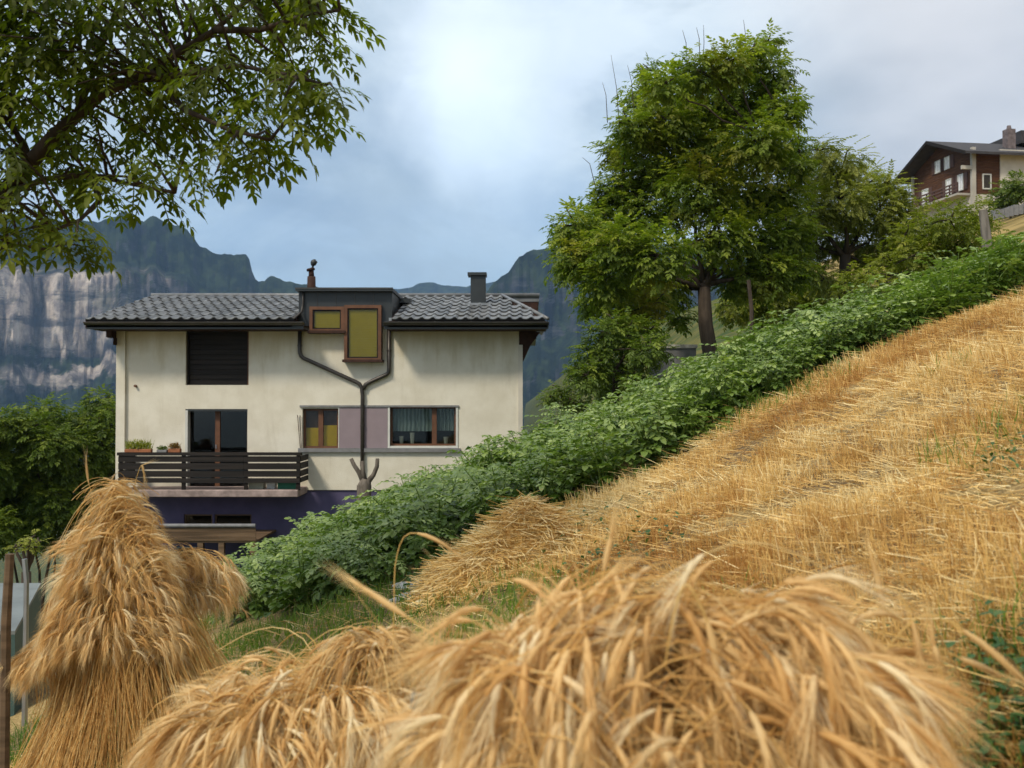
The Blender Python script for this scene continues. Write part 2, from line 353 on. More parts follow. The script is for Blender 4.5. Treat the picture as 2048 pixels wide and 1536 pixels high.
t.done(t.bsdf(c, .95, .05))

# ------------------------------------------------------------------ ground: one sheet from the camera's feet to the mountains
def axis(fine0, fine1, step, far, grow=1.16):
    a = list(np.arange(fine0, fine1+1e-6, step)); s = step
    while a[-1] < far: s *= grow; a.append(a[-1]+s)
    s = step; b = []; x = fine0
    while x > -far: s *= grow; x -= s; b.append(x)
    return np.array(b[::-1]+a)
gx = axis(-9, 12, .11, 5200); gy = axis(-3, 15, .11, 5200); gy = gy[gy > -80]
X, Y = np.meshgrid(gx, gy); Zg = ground(X, Y)
nx, ny = len(gx), len(gy); idx = (np.arange(ny-1)[:, None]*nx+np.arange(nx-1)[None]).ravel()
gv = dict(V=np.stack([X.ravel(), Y.ravel(), Zg.ravel()], 1), L=np.stack([idx, idx+1, idx+nx+1, idx+nx], 1).ravel().astype(np.int32), C=np.full(len(idx), 4, np.int32), M=np.zeros(len(idx), np.int32))
link('ground', to_mesh('ground', gv, 'soil', True), None, 'structure')

# ------------------------------------------------------------------ mountains: ridges traced in direction, built at their own distance with cliffs and ledges
def fbm(x, y, z, o=5, h=.9): return mnoise.fractal(Vector((x, y, z)), h, 2.1, o)
def mountain(name, ridge, dist, seed, steps, zb=-190, thick=900, px0=None, px1=None, n=260, m=90, jag=10):
    rp = np.array([r[0] for r in ridge], float); ry = np.array([r[1] for r in ridge], float)
    us = np.linspace(rp[0], rp[-1], n); V = []
    tt = np.linspace(0, 1, m)
    # horizontal run against height: ledges and cliffs
    hs = np.array([s[0] for s in steps]); rs = np.array([s[1] for s in steps])
    for i, u in enumerate(us):
        py = np.interp(u, rp, ry); a, b, c = ray(u, py); az = math.atan2(a, b); top = dist*c/math.hypot(a, b)
        top += jag*fbm(u*.02, seed, 0, 5)
        for t_ in tt:
            z = zb+(top-zb)*t_; h = (z-zb)/(640-zb+200)
            run = np.interp(t_, hs, rs)*dist*.28
            w = fbm(az*9+seed, z*.0012, seed, 5)*90+fbm(az*42+seed, z*.0035, seed+4, 5)*42+abs(fbm(az*110, z*.004, seed+9, 4))*24
            r = dist-dist*.28+run+w*(.35+.65*math.sin(math.pi*min(1, max(0, t_*1.02))))
            V.append((math.sin(az)*r, math.cos(az)*r, z))
        for k, (dr, dzz) in enumerate(((.3, -.02), (.8, -.25), (1.2, -1.))):   # the back side
            V.append((math.sin(az)*(dist+thick*dr), math.cos(az)*(dist+thick*dr), top+(top-zb)*dzz))
    M_ = m+3; idx = (np.arange(n-1)[:, None]*M_+np.arange(M_-1)[None]).ravel()
    v = dict(V=np.array(V), L=np.stack([idx, idx+M_, idx+M_+1, idx+1], 1).ravel().astype(np.int32), C=np.full(len(idx), 4, np.int32), M=np.zeros(len(idx), np.int32))
    return link(name, to_mesh(name, v, 'mountain', False), None, 'structure')
mountain('mountain', [(-900, 470), (-500, 400), (-200, 410), (0, 425), (120, 440), (200, 448), (250, 428), (330, 440), (372, 458), (400, 492), (445, 508), (496, 508), (508, 552), (560, 556), (625, 575), (700, 600), (800, 660), (950, 760)],
         2300, 3.1, [(0, 0), (.28, .45), (.31, .52), (.37, .535), (.47, .66), (.76, .73), (.80, .86), (1, 1)], n=300, m=120, jag=17)
mountain('mountain', [(880, 700), (940, 620), (985, 575), (1005, 550), (1030, 524), (1060, 508), (1090, 503), (1130, 498), (1200, 470), (1300, 480), (1450, 500), (1700, 540), (2100, 600), (2600, 640)],
         1900, 7.7, [(0, 0), (.35, .5), (.5, .62), (.62, .8), (.8, .88), (1, 1)], n=240, m=90, jag=15)
mountain('mountain', [(300, 640), (480, 600), (640, 578), (760, 582), (850, 566), (930, 575), (1010, 560), (1100, 590), (1300, 640)],
         4200, 12.7, [(0, 0), (.4, .5), (.6, .6), (1, 1)], n=140, m=50, jag=14, thick=700)
# ------------------------------------------------------------------ the white house
D = 26.0
def hx(px, y=D): return P(px, 800, y).x
def hz(py, y=D): return P(CX, py, y).z
house = empty('house', (hx(640), D, -4.85), 'cream rendered house with grey tiled roof, dormer and dark slatted balcony', 'house')
XL, XR, ZT, ZB = hx(236), hx(1038), hz(646), hz(980)
holes = [(371, 497, 640, 770), (371, 495, 818, 985.5), (605, 677, 817, 897), (780, 912, 813, 892)]
def wall_holes(x0, x1, z0, z1, hs, y, th):
    xs = sorted({x0, x1, *[h[0] for h in hs], *[h[1] for h in hs]}); zs = sorted({z0, z1, *[min(max(h[2], z0), z1) for h in hs], *[min(max(h[3], z0), z1) for h in hs]})
    inside = lambda x, z: any(h[0] < x < h[1] and h[2] < z < h[3] for h in hs)
    V, Fc = [], []
    def q(*p): k = len(V); V.extend(p); Fc.append((k, k+1, k+2, k+3))
    for i in range(len(xs)-1):
        for j in range(len(zs)-1):
            a, b, c, d = xs[i], xs[i+1], zs[j], zs[j+1]
            if inside((a+b)/2, (c+d)/2): continue
            q((a, y, c), (b, y, c), (b, y, d), (a, y, d)); q((a, y+th, d), (b, y+th, d), (b, y+th, c), (a, y+th, c))
    for h in hs:
        a, b, c, d = h[0], h[1], max(h[2], z0), min(h[3], z1)
        q((a, y, c), (a, y, d), (a, y+th, d), (a, y+th, c)); q((b, y, d), (b, y, c), (b, y+th, c), (b, y+th, d))
        q((b, y, c), (a, y, c), (a, y+th, c), (b, y+th, c)); q((a, y, d), (b, y, d), (b, y+th, d), (a, y+th, d))
    return variant(V, Fc)
hs_ = [(hx(a), hx(b), hz(d), hz(c)) for a, b, c, d in holes]
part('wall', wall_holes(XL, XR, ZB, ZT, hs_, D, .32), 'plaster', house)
low_holes = [(hx(368), hx(425), hz(1060), hz(1029)), (hx(429), hx(503), hz(1060), hz(1029)), (hx(352), hx(392), hz(1122), hz(1094))]
part('basement_wall', wall_holes(XL+.03, XR-.03, -5.3, ZB-.004, low_holes, D+.05, .3), 'indigo_plaster', house)
DEPTH = 8.6
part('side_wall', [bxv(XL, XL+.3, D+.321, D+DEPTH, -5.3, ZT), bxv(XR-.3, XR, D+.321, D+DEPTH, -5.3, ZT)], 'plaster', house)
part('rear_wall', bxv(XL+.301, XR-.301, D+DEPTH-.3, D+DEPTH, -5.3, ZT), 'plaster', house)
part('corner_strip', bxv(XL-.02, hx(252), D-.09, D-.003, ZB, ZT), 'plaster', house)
part('corner_strip', bxv(XR-.02, XR+.10, D-.06, D+.3, ZB, hz(690)), 'chalet_plaster', house)
part('floor', bxv(XL+.31, XR-.31, D+.33, D+DEPTH-.31, hz(990), hz(985.6)), 'room_dark', house)
part('floor', bxv(XL+.31, XR-.31, D+.33, D+DEPTH-.31, hz(792), hz(786)), 'room_dark', house)
part('partition', bxv(XL+.31, XR-.31, D+3.0, D+3.1, -5.2, ZT-.1), 'room_dark', house)
# loggia in the upper storey
lx0, lx1, lz0, lz1 = hx(371), hx(497), hz(770), ZT
lg = part('loggia', [bxv(lx0-.03, lx0, D+.33, D+1.3, lz0, lz1), bxv(lx1, lx1+.03, D+.33, D+1.3, lz0, lz1), bxv(lx0, lx1, D+1.3, D+1.34, lz0, lz1), bxv(lx0, lx1, D+.33, D+1.3, lz1-.02, lz1+.02)], 'dark_wood', house)
for k in range(11):
    z = lz0+.012+k*.138
    part('slat', bxv(lx0+.012, lx1-.012, D+.16+(k % 3)*.006, D+.185+(k % 3)*.006, z, z+.127), 'slat_wood', house)
part('frame', bxv(lx1-.06, lx1-.002, D+.10, D+.17, lz0, lz1), 'window_wood', house)
part('frame', bxv(lx0+.002, lx0+.05, D+.10, D+.17, lz0, lz1), 'dark_wood', house)
# windows
def window(px0, px1, py0, py1, y, name='window', fr=.055, mullions=(), frame='window_wood', bars=(), y1=None):
    x0, x1, z0, z1 = hx(px0), hx(px1), hz(py1), hz(py0)
    f = [bxv(x0, x0+fr, y, y+.07, z0, z1), bxv(x1-fr, x1, y, y+.07, z0, z1), bxv(x0+fr, x1-fr, y+.001, y+.069, z0, z0+fr), bxv(x0+fr, x1-fr, y+.001, y+.069, z1-fr, z1)]
    w = part(name, f, frame, house)
    xs = [px0]+list(mullions)+[px1]
    for m_, wd in [(m, .065) for m in mullions]:
        part('mullion', bxv(hx(m_)-wd, hx(m_)+wd, y-.006, y+.064, z0+fr, z1-fr), frame, w)
    for i in range(len(xs)-1):
        part('pane', bxv(hx(xs[i])+.055, hx(xs[i+1])-.055, y+.03, y+.036, z0+fr-.004, z1-fr+.004), 'glass', w)
    return w, x0, x1, z0, z1
w, x0, x1, z0, z1 = window(371.3, 494.7, 818.4, 985.2, D+.2, 'balcony_door', .06, (431,), 'window_wood')
part('handle', bxv(hx(428), hx(429.3), D+.165, D+.19, hz(898), hz(890)), 'steel', w)
part('reveal_trim', bxv(hx(371)+.002, hx(371)+.07, D-.02, D+.19, z0+.01, z1-.03), 'white_frame', house)
part('lintel_shade', bxv(hx(371)+.002, hx(495)-.002, D-.012, D+.12, z1-.055, z1-.002), 'dark_metal', house)
w, x0, x1, z0, z1 = window(605.4, 676.6, 817.5, 896.6, D+.12, 'window', .055, (640,))
for (a, b, t0) in ((609, 636, 856), (644, 673, 851)):
    part('blind', bxv(hx(a), hx(b), D+.23, D+.24, z0+.03, hz(t0)), 'yellow_blind', w)
    part('curtain', bxv(hx(a)-.02, hx(b)+.02, D+.30, D+.31, hz(t0)-.1, z1-.03), 'window_wood', w)
w, x0, x1, z0, z1 = window(780.4, 911.6, 813.5, 891.6, D+.12, 'window', .05, (868,))
def drape(a, b, za, zb, y, amp=.03, n=60):
    xs = np.linspace(a, b, n); yy = y+amp*np.sin(np.linspace(0, n*.9, n))*(.6+.4*np.sin(xs*9))
    V = [(x, v, za) for x, v in zip(xs, yy)]+[(x, v, zb) for x, v in zip(xs, yy)]
    return variant(V, [(i, i+1, n+i+1, n+i) for i in range(n-1)])
part('lace_curtain', drape(hx(783), hx(863), hz(863), z1-.02, D+.27), 'lace', w, True)
part('lace_curtain', drape(hx(873), hx(909), hz(862), z1-.02, D+.27), 'lace', w, True)
for q, (a, hgt) in enumerate(((800, .20), (822, .30), (890, .18))):
    part('pot', tube([(hx(a), D+.36, z0+.05), (hx(a), D+.36, z0+.05+hgt)], [.05, .07], 8), 'chalet_post', w)
part('window_surround', [bxv(hx(776), hx(780), D-.03, D+.1, hz(896), hz(811)), bxv(hx(912), hx(916), D-.03, D+.1, hz(896), hz(811)), bxv(hx(780)+.002, hx(912)-.002, D-.028, D+.1, hz(896), hz(892)-.002)], 'white_frame', house)
part('mauve_panel', bxv(hx(679), hx(775.5), D-.02, D-.002, hz(896), hz(815)), 'mauve_panel', house)
part('panel_trim', bxv(hx(677.2), hx(678.8), D-.03, D-.002, hz(896), hz(815)), 'white_frame', house)
part('drip_band', bxv(hx(600), hx(918), D-.05, D-.002, hz(814.5)+.002, hz(810.5)), 'stone_sill', house)
part('sill', bxv(hx(598), hx(921), D-.10, D-.002, hz(904), hz(896.3)), 'stone_sill', house)
# basement windows
for a, b, c_, d in low_holes:
    f = .045
    bw = part('window', [bxv(a, a+f, D+.1, D+.16, c_, d), bxv(b-f, b, D+.1, D+.16, c_, d), bxv(a+f, b-f, D+.101, D+.159, d-f, d), bxv(a+f, b-f, D+.101, D+.159, c_, c_+f)], 'blue_frame' if d < -3.9 else 'weathered_wood', house)
    part('pane', bxv(a+f-.004, b-f+.004, D+.125, D+.131, c_+f-.004, d-f+.004), 'glass', bw)
# --- roof
YE, ZE, YR = D-.95, hz(640, D-.95), D+3.6
ZR = hz(593, YR); SL = (ZR-ZE)/(YR-YE)
RX0, RX1 = hx(172, YE), hx(1094, YE); RH = hx(1003, YR)            # right hip
slope = lambda y: ZE+(y-YE)*SL
def slab(poly, th, mat, name, off=0.):
    n = len(poly); V = [(x, y, slope(y)+off) for x, y in poly]+[(x, y, slope(y)+off-th) for x, y in poly]
    return part(name, variant(V, [tuple(range(n)), tuple(range(2*n-1, n-1, -1))]+[(i, i+n, (i+1) % n+n, (i+1) % n) for i in range(n)][::1]), mat, house)
DX0, DX1 = hx(597, D-.15), hx(784, D-.15); DZ = hz(584, D-.15); DYB = YE+(DZ+.1-ZE)/SL
XE0 = DX0; 
roof = slab([(RX0, YE), (DX0-.002, YE), (DX0-.002, YR), (RX0, YR)], .14, 'eave_wood', 'roof', -.05)
slab([(DX1+.002, YE), (RX1, YE), (RH, YR), (DX1+.002, YR)], .14, 'eave_wood', 'roof_deck', -.05)
slab([(DX0, DYB), (DX1, DYB), (DX1, YR), (DX0, YR)], .14, 'eave_wood', 'roof_deck', -.05)
YB = 2*YR-YE
V = [(RX0, YR, ZR), (hx(1078, YR), YR, ZR), (hx(1078, YR), YB, ZE), (RX0, YB, ZE)]
part('rear_roof', variant(V+[(a, b, c-.16) for a, b, c in V], BOXF), 'tile_plain', house)
part('roof_hip', variant([(RX1, YE, ZE-.04), (RX1, YR, ZE+.1), (RH, YR, ZR-.03), (RX1, YE, ZE-.2), (RX1, YR, ZE-.1), (RH, YR, ZR-.2)], [(0, 1, 2), (5, 4, 3), (0, 3, 4, 1), (1, 4, 5, 2), (2, 5, 3, 0)]), 'tile_plain', house)
part('gablet', bxv(hx(990, YR), hx(1076, YR), YR+.02, YR+.5, ZR-.75, ZR+.005), 'eave_wood', house)
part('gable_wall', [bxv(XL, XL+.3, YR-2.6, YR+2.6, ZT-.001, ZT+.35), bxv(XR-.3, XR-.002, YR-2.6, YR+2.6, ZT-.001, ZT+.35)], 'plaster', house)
part('ridge_cap', tube([(RX0-.02, YR, ZR+.035), (hx(1079, YR), YR, ZR+.035)], .07, 10), 'tile_plain', house, True)
part('verge_board', variant([(RX0-.03, YE, ZE-.22), (RX0-.03, YR, ZR-.22), (RX0-.03, YR, ZR+.0), (RX0-.03, YE, ZE+.0), (RX0-.002, YE, ZE-.22), (RX0-.002, YR, ZR-.22), (RX0-.002, YR, ZR+.0), (RX0-.002, YE, ZE+.0)], BOXF), 'eave_wood', house)
# tiles
TW, TL = .288, .66
def tile_variant():
    xs = np.array([0, .05, .10, .145, .19, .235, .288]); z = np.array([.012, .004, .004, .018, .052, .058, .014])
    V = []; ys = (-.055, TL)
    for y, lift, thk in ((ys[0], .042, .020), (ys[1], .004, .020)):
        V += [(x, y, a+lift) for x, a in zip(xs, z)]+[(x, y, a+lift-thk) for x, a in zip(xs, z)]
    n = len(xs); Fc, Mi = [], []
    for i in range(n-1):
        Fc.append((i, i+1, 2*n+i+1, 2*n+i)); Mi.append(0)
        Fc.append((i+n, i+n+1, i+1, i)); Mi.append(0)
    k = len(V); b = -.0
    V += [(x, ys[0]+.004, -.01) for x in xs]
    for i in range(n-1): Fc.append((k+i, k+i+1, i+n+1, i+n)); Mi.append(1)  # near-black faces below the lip paint the shadow under each tile end
    return variant(V, Fc, Mi)
tv = tile_variant(); tmesh = to_mesh('tile', tv, ['tile', 'tile_gap_shade'])
ncol = int((RX1-RX0)/TW); th = math.atan(SL); cs, sn = math.cos(th), math.sin(th); rows = int((YR-YE)/cs/TL)+1
nt_ = 0
for r_i in range(7):
    yy = YE-.02+r_i*TL*cs*1.0
    if yy+.3 > YR: continue
    for c_i in range(ncol+1):
        x = RX0+c_i*TW
        xm = x+TW/2; ym = yy+TL/2
        if x+TW > RX1+.1: continue
        if DX0-.02 < xm < DX1+.02 and ym < DYB: continue
        if xm > RX1-(ym-YE)/(YR-YE)*(RX1-RH): continue
        o = link('tile', tmesh, roof)
        jz = random.uniform(-.004, .004)
        p = Vector((x, yy, slope(yy)+.0+jz))-house.location
        o.matrix_local = Matrix.Translation(p) @ Matrix.Rotation(th+random.uniform(-.004, .004), 4, 'X')
        nt_ += 1
part('hip_cap', tube([(RX1+.02, YE-.06, ZE+.03), (RX1*.5+RH*.5, (YE+YR)/2, (ZE+ZR)/2+.06), (RH, YR, ZR+.05)], .05, 8), 'tile_plain', house, True)
# flat flashing strips beside the dormer, roof hatch
part('flashing', [bxv(DX1+.01, DX1+.10, YE+.02, YE+.05, ZE-.02, ZE+.06)], 'zinc', house)
# gutter, fascia
def gutter(px0, px1):
    x0, x1 = hx(px0, YE-.08), hx(px1, YE-.08); zc = hz(645, YE-.08)
    pr = [(YE-.08+.075*math.cos(a), zc+.075*math.sin(a)) for a in np.linspace(math.pi, 2*math.pi, 9)]; n = len(pr)
    V = [(x0, y, z) for y, z in pr]+[(x1, y, z) for y, z in pr]
    g = part('gutter', [variant(V, [(i, i+1, n+i+1, n+i) for i in range(n-1)]+[tuple(range(n)), tuple(range(2*n-1, n-1, -1))]), tube([(x0, YE-.155, zc), (x1, YE-.155, zc)], .013, 6)], 'gutter_metal', house)
    part('bracket', [bxv(x, x+.03, YE-.16, YE-.155, zc-.02, zc+.03) for x in np.arange(x0+.4, x1, .95)], 'pipe_metal', g)
    part('fascia', bxv(x0+.01, x1-.01, YE+.0, YE+.03, ZE-.24, ZE-.045), 'dark_metal', house)
    part('soffit', bxv(x0+.05, x1-.05, YE+.031, D-.003, ZE-.235, ZE-.215), 'eave_wood', house)
gutter(168, 606); gutter(766, 1098)
for k in range(3):                                                   # stepped purlin ends under the verges
    part('purlin', bxv(RX0+.10+.13*k, XL+.02, D+.12+k*1.35, D+.36+k*1.35, ZE-.40-k*.02, ZE-.19), 'eave_wood', house)
    part('purlin', bxv(XR+.002, RX1-.25-.1*k, D+.12+k*1.35, D+.36+k*1.35, ZE-.42-k*.02, ZE-.19), 'eave_wood', house)
part('corbel', bxv(RX0+.28, XL-.021, D-.4, D-.06, ZE-.42, ZE-.236), 'eave_wood', house)
part('corbel', bxv(RX0+.45, XL-.021, D-.3, D-.07, ZE-.62, ZE-.421), 'eave_wood', house)
part('brace', prism([(XR+.02, ZE-.25), (RX1-.15, ZE-.25), (XR+.32, hz(690)), (XR+.12, hz(722)), (XR+.02, hz(722))], D+.0, D+.22), 'eave_wood', house)
# dormer
YD = D-.17
dm = part('dormer', [bxv(DX0, DX1, YD, DYB+.2, hz(652, YD), DZ)], 'dark_metal', house)
part('dormer_roof', bxv(DX0-.04, DX1+.04, YD-.22, DYB+.6, DZ+.001, DZ+.085), 'dark_metal', house)
part('trim', bxv(DX0-.05, DX1+.05, YD-.235, YD-.221, DZ+.05, DZ+.095), 'gutter_metal', dm)
for i in range(1, 5):
    x = DX0+(DX1-DX0)*i/5
    part('seam', bxv(x-.006, x+.006, YD-.012, YD-.001, hz(612, YD), DZ-.005), 'pipe_metal', dm)
part('downpipe', tube([(DX0+.13, YD-.10, DZ), (DX0+.13, YD-.06, DZ-.3), (DX0+.10, YD-.10, hz(625, YD)), (DX0+.05, YE-.05, hz(643, YD))], .028, 8), 'pipe_metal', dm, True)
fy = YD-.14
def dwin(px0, px1, py0, py1):
    x0, x1, z0, z1 = hx(px0, fy), hx(px1, fy), hz(py1, fy), hz(py0, fy); fr = .085
    w = part('dormer_window', [bxv(x0, x0+fr, fy, D-.003, z0, z1), bxv(x1-fr, x1, fy, D-.003, z0, z1), bxv(x0+fr, x1-fr, fy+.001, D-.003, z0, z0+.04), bxv(x0+fr, x1-fr, fy+.001, D-.003, z1-fr, z1)], 'window_wood', house)
    g = .035
    part('sash', [bxv(x0+fr, x0+fr+g, fy+.03, fy+.07, z0+.04, z1-fr), bxv(x1-fr-g, x1-fr, fy+.03, fy+.07, z0+.04, z1-fr), bxv(x0+fr+g, x1-fr-g, fy+.031, fy+.069, z1-fr-g, z1-fr), bxv(x0+fr+g, x1-fr-g, fy+.031, fy+.069, z0+.04, z0+.075)], 'dark_wood', w)
    part('pane', bxv(x0+fr+g-.003, x1-fr-g+.003, fy+.045, fy+.05, z0+.07, z1-fr-g+.003), 'glass', w)
    zt = np.arange(z0+.08, z1-fr-g, .045)
    part('blind', [bxv(x0+fr+g, x1-fr-g, fy+.085, fy+.09, z, z+.043) for z in zt], 'olive_blind', w)
    part('sill', bxv(x0-.04, x1+.04, fy-.06, D-.004, z0-.07, z0-.001), 'eave_wood', w)
dwin(618, 687.5, 613, 661); dwin(687.8, 762, 610, 719)
# chimneys, vent, hatch
def zr(px, y): return slope(y)
ch = part('chimney', bxv(hx(941, YE+2.6), hx(971, YE+2.6), YE+2.6, YE+3.0, slope(YE+2.6)-.15, hz(551, YE+2.6)), 'dark_metal', house, bevel=.01)
part('chimney_cap', bxv(hx(935, YE+2.55), hx(973, YE+2.55), YE+2.52, YE+3.08, hz(551, YE+2.6)+.001, hz(545, YE+2.6)), 'dark_metal', ch)
part('flashing', [bxv(hx(930, YE+2.5), hx(982, YE+2.5), YE+2.42, YE+2.6, slope(YE+2.45)+.03, slope(YE+2.45)+.10)], 'zinc', ch)
part('apron', [bxv(hx(a, YE+1), hx(a+5, YE+1), YE+.2, YE+2.4, slope(YE+1.3)-.2, slope(YE+1.3)-.19) for a in (945, 962)], 'zinc', ch)
vy = DYB-.3
vt = part('vent_chimney', [tube([(hx(622, vy), vy, DZ), (hx(622, vy), vy, hz(553, vy))], [.14, .12], 10), tube([(hx(622, vy), vy, hz(553, vy)), (hx(621.5, vy), vy, hz(541, vy))], [.085, .075], 10), tube([(hx(621, vy), vy, hz(541, vy)), (hx(620, vy), vy, hz(537, vy))], [.13, .12], 10)], 'eave_wood', house, True)
part('cowl', [tube([(hx(622, vy), vy, hz(538, vy)), (hx(626, vy), vy, hz(531, vy))], .03, 8), tube([(hx(623, vy), vy-.02, hz(532, vy)), (hx(625.5, vy), vy-.02, hz(528, vy)), (hx(628, vy), vy-.02, hz(523, vy)), (hx(627.5, vy), vy-.02, hz(519, vy))], [.03, .09, .10, .04], 10)], 'dark_metal', vt, True)
part('roof_hatch', bxv(hx(786, YE+2.9), hx(824, YE+2.9), YE+2.5, YE+3.3, slope(YE+2.9)+.0, slope(YE+2.9)+.13), 'dark_metal', house)
# downpipes on the facade
yp = D-.075
pts = lambda L_: [(hx(a, yp), yp, hz(b, yp)) for a, b in L_]
ru = lambda L_: tube(pts(L_), .055, 10)
dp = part('downpipe', ru([(599, 650), (599, 700), (599.5, 706), (602, 712), (606, 716), (712, 764), (719, 768), (723, 775), (725, 790), (725, 1010)]), 'pipe_metal', house, True)
part('branch_pipe', ru([(778, 652), (778, 738), (777, 745), (773, 749), (740, 764), (731, 769), (727, 778)]), 'pipe_metal', dp, True)
part('pipe_elbow', tube([(hx(599, yp), yp, hz(652, yp)), (hx(599, yp), YE-.06, hz(648, YE))], .05, 8), 'pipe_metal', dp, True)
part('pipe_elbow', tube([(hx(778, yp), yp, hz(653, yp)), (hx(778, yp), YE-.06, hz(648, YE))], .05, 8), 'pipe_metal', dp, True)
for a, b in ((599, 690), (778, 700), (725, 850), (725, 930)):
    part('pipe_clip', tube([(hx(a, yp), yp, hz(b, yp)), (hx(a, yp), yp, hz(b+2.5, yp))], .066, 10), 'pipe_metal', dp)
part('wall_hook', tube([(hx(272), D-.09, hz(772)), (hx(272), D, hz(772))], .035, 8), 'window_wood', house)
for a, b in ((600, 596), (602, 601)):
    part('wire_stake', tube([(hx(a+1.5), D-.04, hz(896)), (hx(b), D-.05, hz(830))], .010, 5), 'eave_wood', house)
# balcony
BY = 24.9
bx0, bx1 = hx(238, BY), hx(601, BY)
bz = lambda py: hz(py, BY)
part('balcony_slab', bxv(bx0, bx1-.05, BY-.04, D-.003, bz(994), bz(980)), 'slab_concrete', house, bevel=.015)
posts = [bx0+.03, hx(366, BY), hx(491, BY), bx1-.07]
for x in posts: part('balcony_post', bxv(x-.045, x+.045, BY+.05, BY+.13, bz(981), bz(908)), 'dark_wood', house)
for k, (a, b) in enumerate(((912.5, 924), (926.5, 939), (942, 954), (956.5, 966))):
    for i in range(3):
        e = random.uniform(-.02, .02)
        part('slat', bxv(posts[i]-.05+.004, posts[i+1]-.05-(.0 if i < 2 else -.1), BY+.015, BY+.048, bz(b)+e*.3, bz(a)+e*.3), 'slat_wood', house)
    for X_, s in ((bx0, 1), (bx1, -1)):
        part('slat', bxv(X_-.02*s-.0 if s > 0 else X_-.05, X_+.012 if s > 0 else X_-.018, BY+.14, D-.02, bz(b), bz(a)), 'slat_wood', house)
part('rail', bxv(bx0-.04, bx1+.02, BY-.02, BY+.15, bz(911), bz(905)), 'slat_wood', house)
# lower terrace rail in front of the basement
TY = 23.9
tx0, tx1 = hx(270, TY), hx(512, TY); tz = lambda py: hz(py, TY)
part('terrace_rail', tube([(tx0, TY, tz(1051)), (tx1, TY, tz(1051))], .045, 8), 'stone_sill', house)
for k, (a, b) in enumerate(((1056, 1064), (1065, 1073), (1074, 1082))):
    part('terrace_board', bxv(tx0, tx1, TY+.02, TY+.06, tz(b)+.006, tz(a)), 'weathered_wood', house)
part('terrace_floor', bxv(tx0, tx1, TY+.06, D-.003, tz(1086), tz(1082)), 'weathered_wood', house)
for a in (300, 400, 442, 505):
    part('terrace_post', bxv(hx(a, TY)-.07, hx(a, TY)+.07, TY+.07, TY+.2, gz(hx(a, TY), TY)-.1, tz(1086)), 'weathered_wood', house)

# things on the balcony
def blob_leaves(center, rad, n, size, lv, mat):
    d = rng.normal(size=(n, 3)); d /= np.linalg.norm(d, axis=1)[:, None]; r_ = rng.random(n)**.45
    pos = np.array(center)+d*r_[:, None]*np.array(rad)
    return vscatter(lv, xf(rots(rng.random(n)*6.28, rng.random(n)*1.6+.1, rng.random(n)*6.28), pos, rng.uniform(.6, 1.2, n)*size))
def leaflet(w=.32, fold=.12, droop=.12):
    V = [(0, 0, 0), (.33, w*.5, fold*.5), (.7, w*.4, fold*.3-droop*.5), (1, 0, -droop), (.7, -w*.4, fold*.3-droop*.5), (.33, -w*.5, fold*.5), (.33, 0, 0), (.7, 0, -droop*.4)]
    return variant(V, [(0, 6, 1), (6, 7, 2, 1), (7, 3, 2), (0, 5, 6), (6, 5, 4, 7), (7, 4, 3)])
LEAF1 = leaflet(); LEAFN = leaflet(.2)
LEAFQ = variant([(0, 0, 0), (.5, .24, .05), (1, 0, -.1), (.5, -.24, .05)], [(0, 3, 2, 1)])
LEAFQ['V'] = LEAFQ['V']
BLADE = variant([(-.03, 0, 0), (.03, 0, 0), (.02, 0, .55), (-.02, 0, .55), (.12, 0, 1.0)], [(0, 1, 2, 3), (3, 2, 4)])
def planter(px0, px1, py, hgt, label, mat, pot, tall):
    x0, x1 = hx(px0, BY), hx(px1, BY); z = bz(905)
    e = empty('planter', ((x0+x1)/2, BY+.05, z), label, 'planter', 'planters on the balcony rail')
    part('pot', bxv(x0, x1, BY-.02, BY+.12, z, z+hgt), pot, e, bevel=.01)
    n = int(90*(x1-x0)/.3); pos = np.stack([rng.uniform(x0, x1, n), rng.uniform(BY, BY+.1, n), np.full(n, z+hgt-.02)], 1)
    b = vscatter(BLADE, xf(rots(rng.random(n)*6.28, rng.random(n)*.5), pos, rng.uniform(.3, 1, n)*tall))
    l = blob_leaves(((x0+x1)/2, BY+.05, z+hgt+tall*.3), ((x1-x0)*.5, .1, tall*.35), n*2, .07, LEAFQ, mat)
    part('leaves', [b, l], mat, e)
planter(250, 303, 905, .09, 'long planter of tall yellow green grasses on the balcony rail', 'golden_leaf', 'terracotta', .34)
planter(314, 334, 905, .07, 'small planter of low grey green leaves on the balcony rail', 'bush_leaf', 'stone_sill', .13)
planter(337, 361, 905, .10, 'planter of rust coloured leaves beside the balcony door', 'rust_leaf', 'terracotta', .24)
def crate(px0, px1, py0, y, depth, name, label, cat, mat):
    x0, x1 = hx(px0, y), hx(px1, y); z0 = bz(980)+.002; z1 = hz(py0, y)
    e = empty(name, ((x0+x1)/2, y, z0), label, cat)
    part('body', prism([(x0+.02, z0), (x1-.02, z0), (x1, z1-.03), (x0, z1-.03)], y, y+depth), mat, e)
    part('rim', [bxv(x0-.012, x1+.012, y-.012, y+depth+.012, z1-.03, z1)], mat, e)
crate(555, 593, 960, BY+.25, .35, 'storage_box', 'green plastic box standing behind the balcony slats', 'box', 'green_box')
crate(497, 528, 962, BY+.3, .3, 'storage_box', 'pale wooden box standing behind the balcony slats', 'box', 'pale_box')
crate(533, 551, 963, BY+.35, .25, 'bucket', 'small white tub between two boxes on the balcony', 'tub', 'white_box')
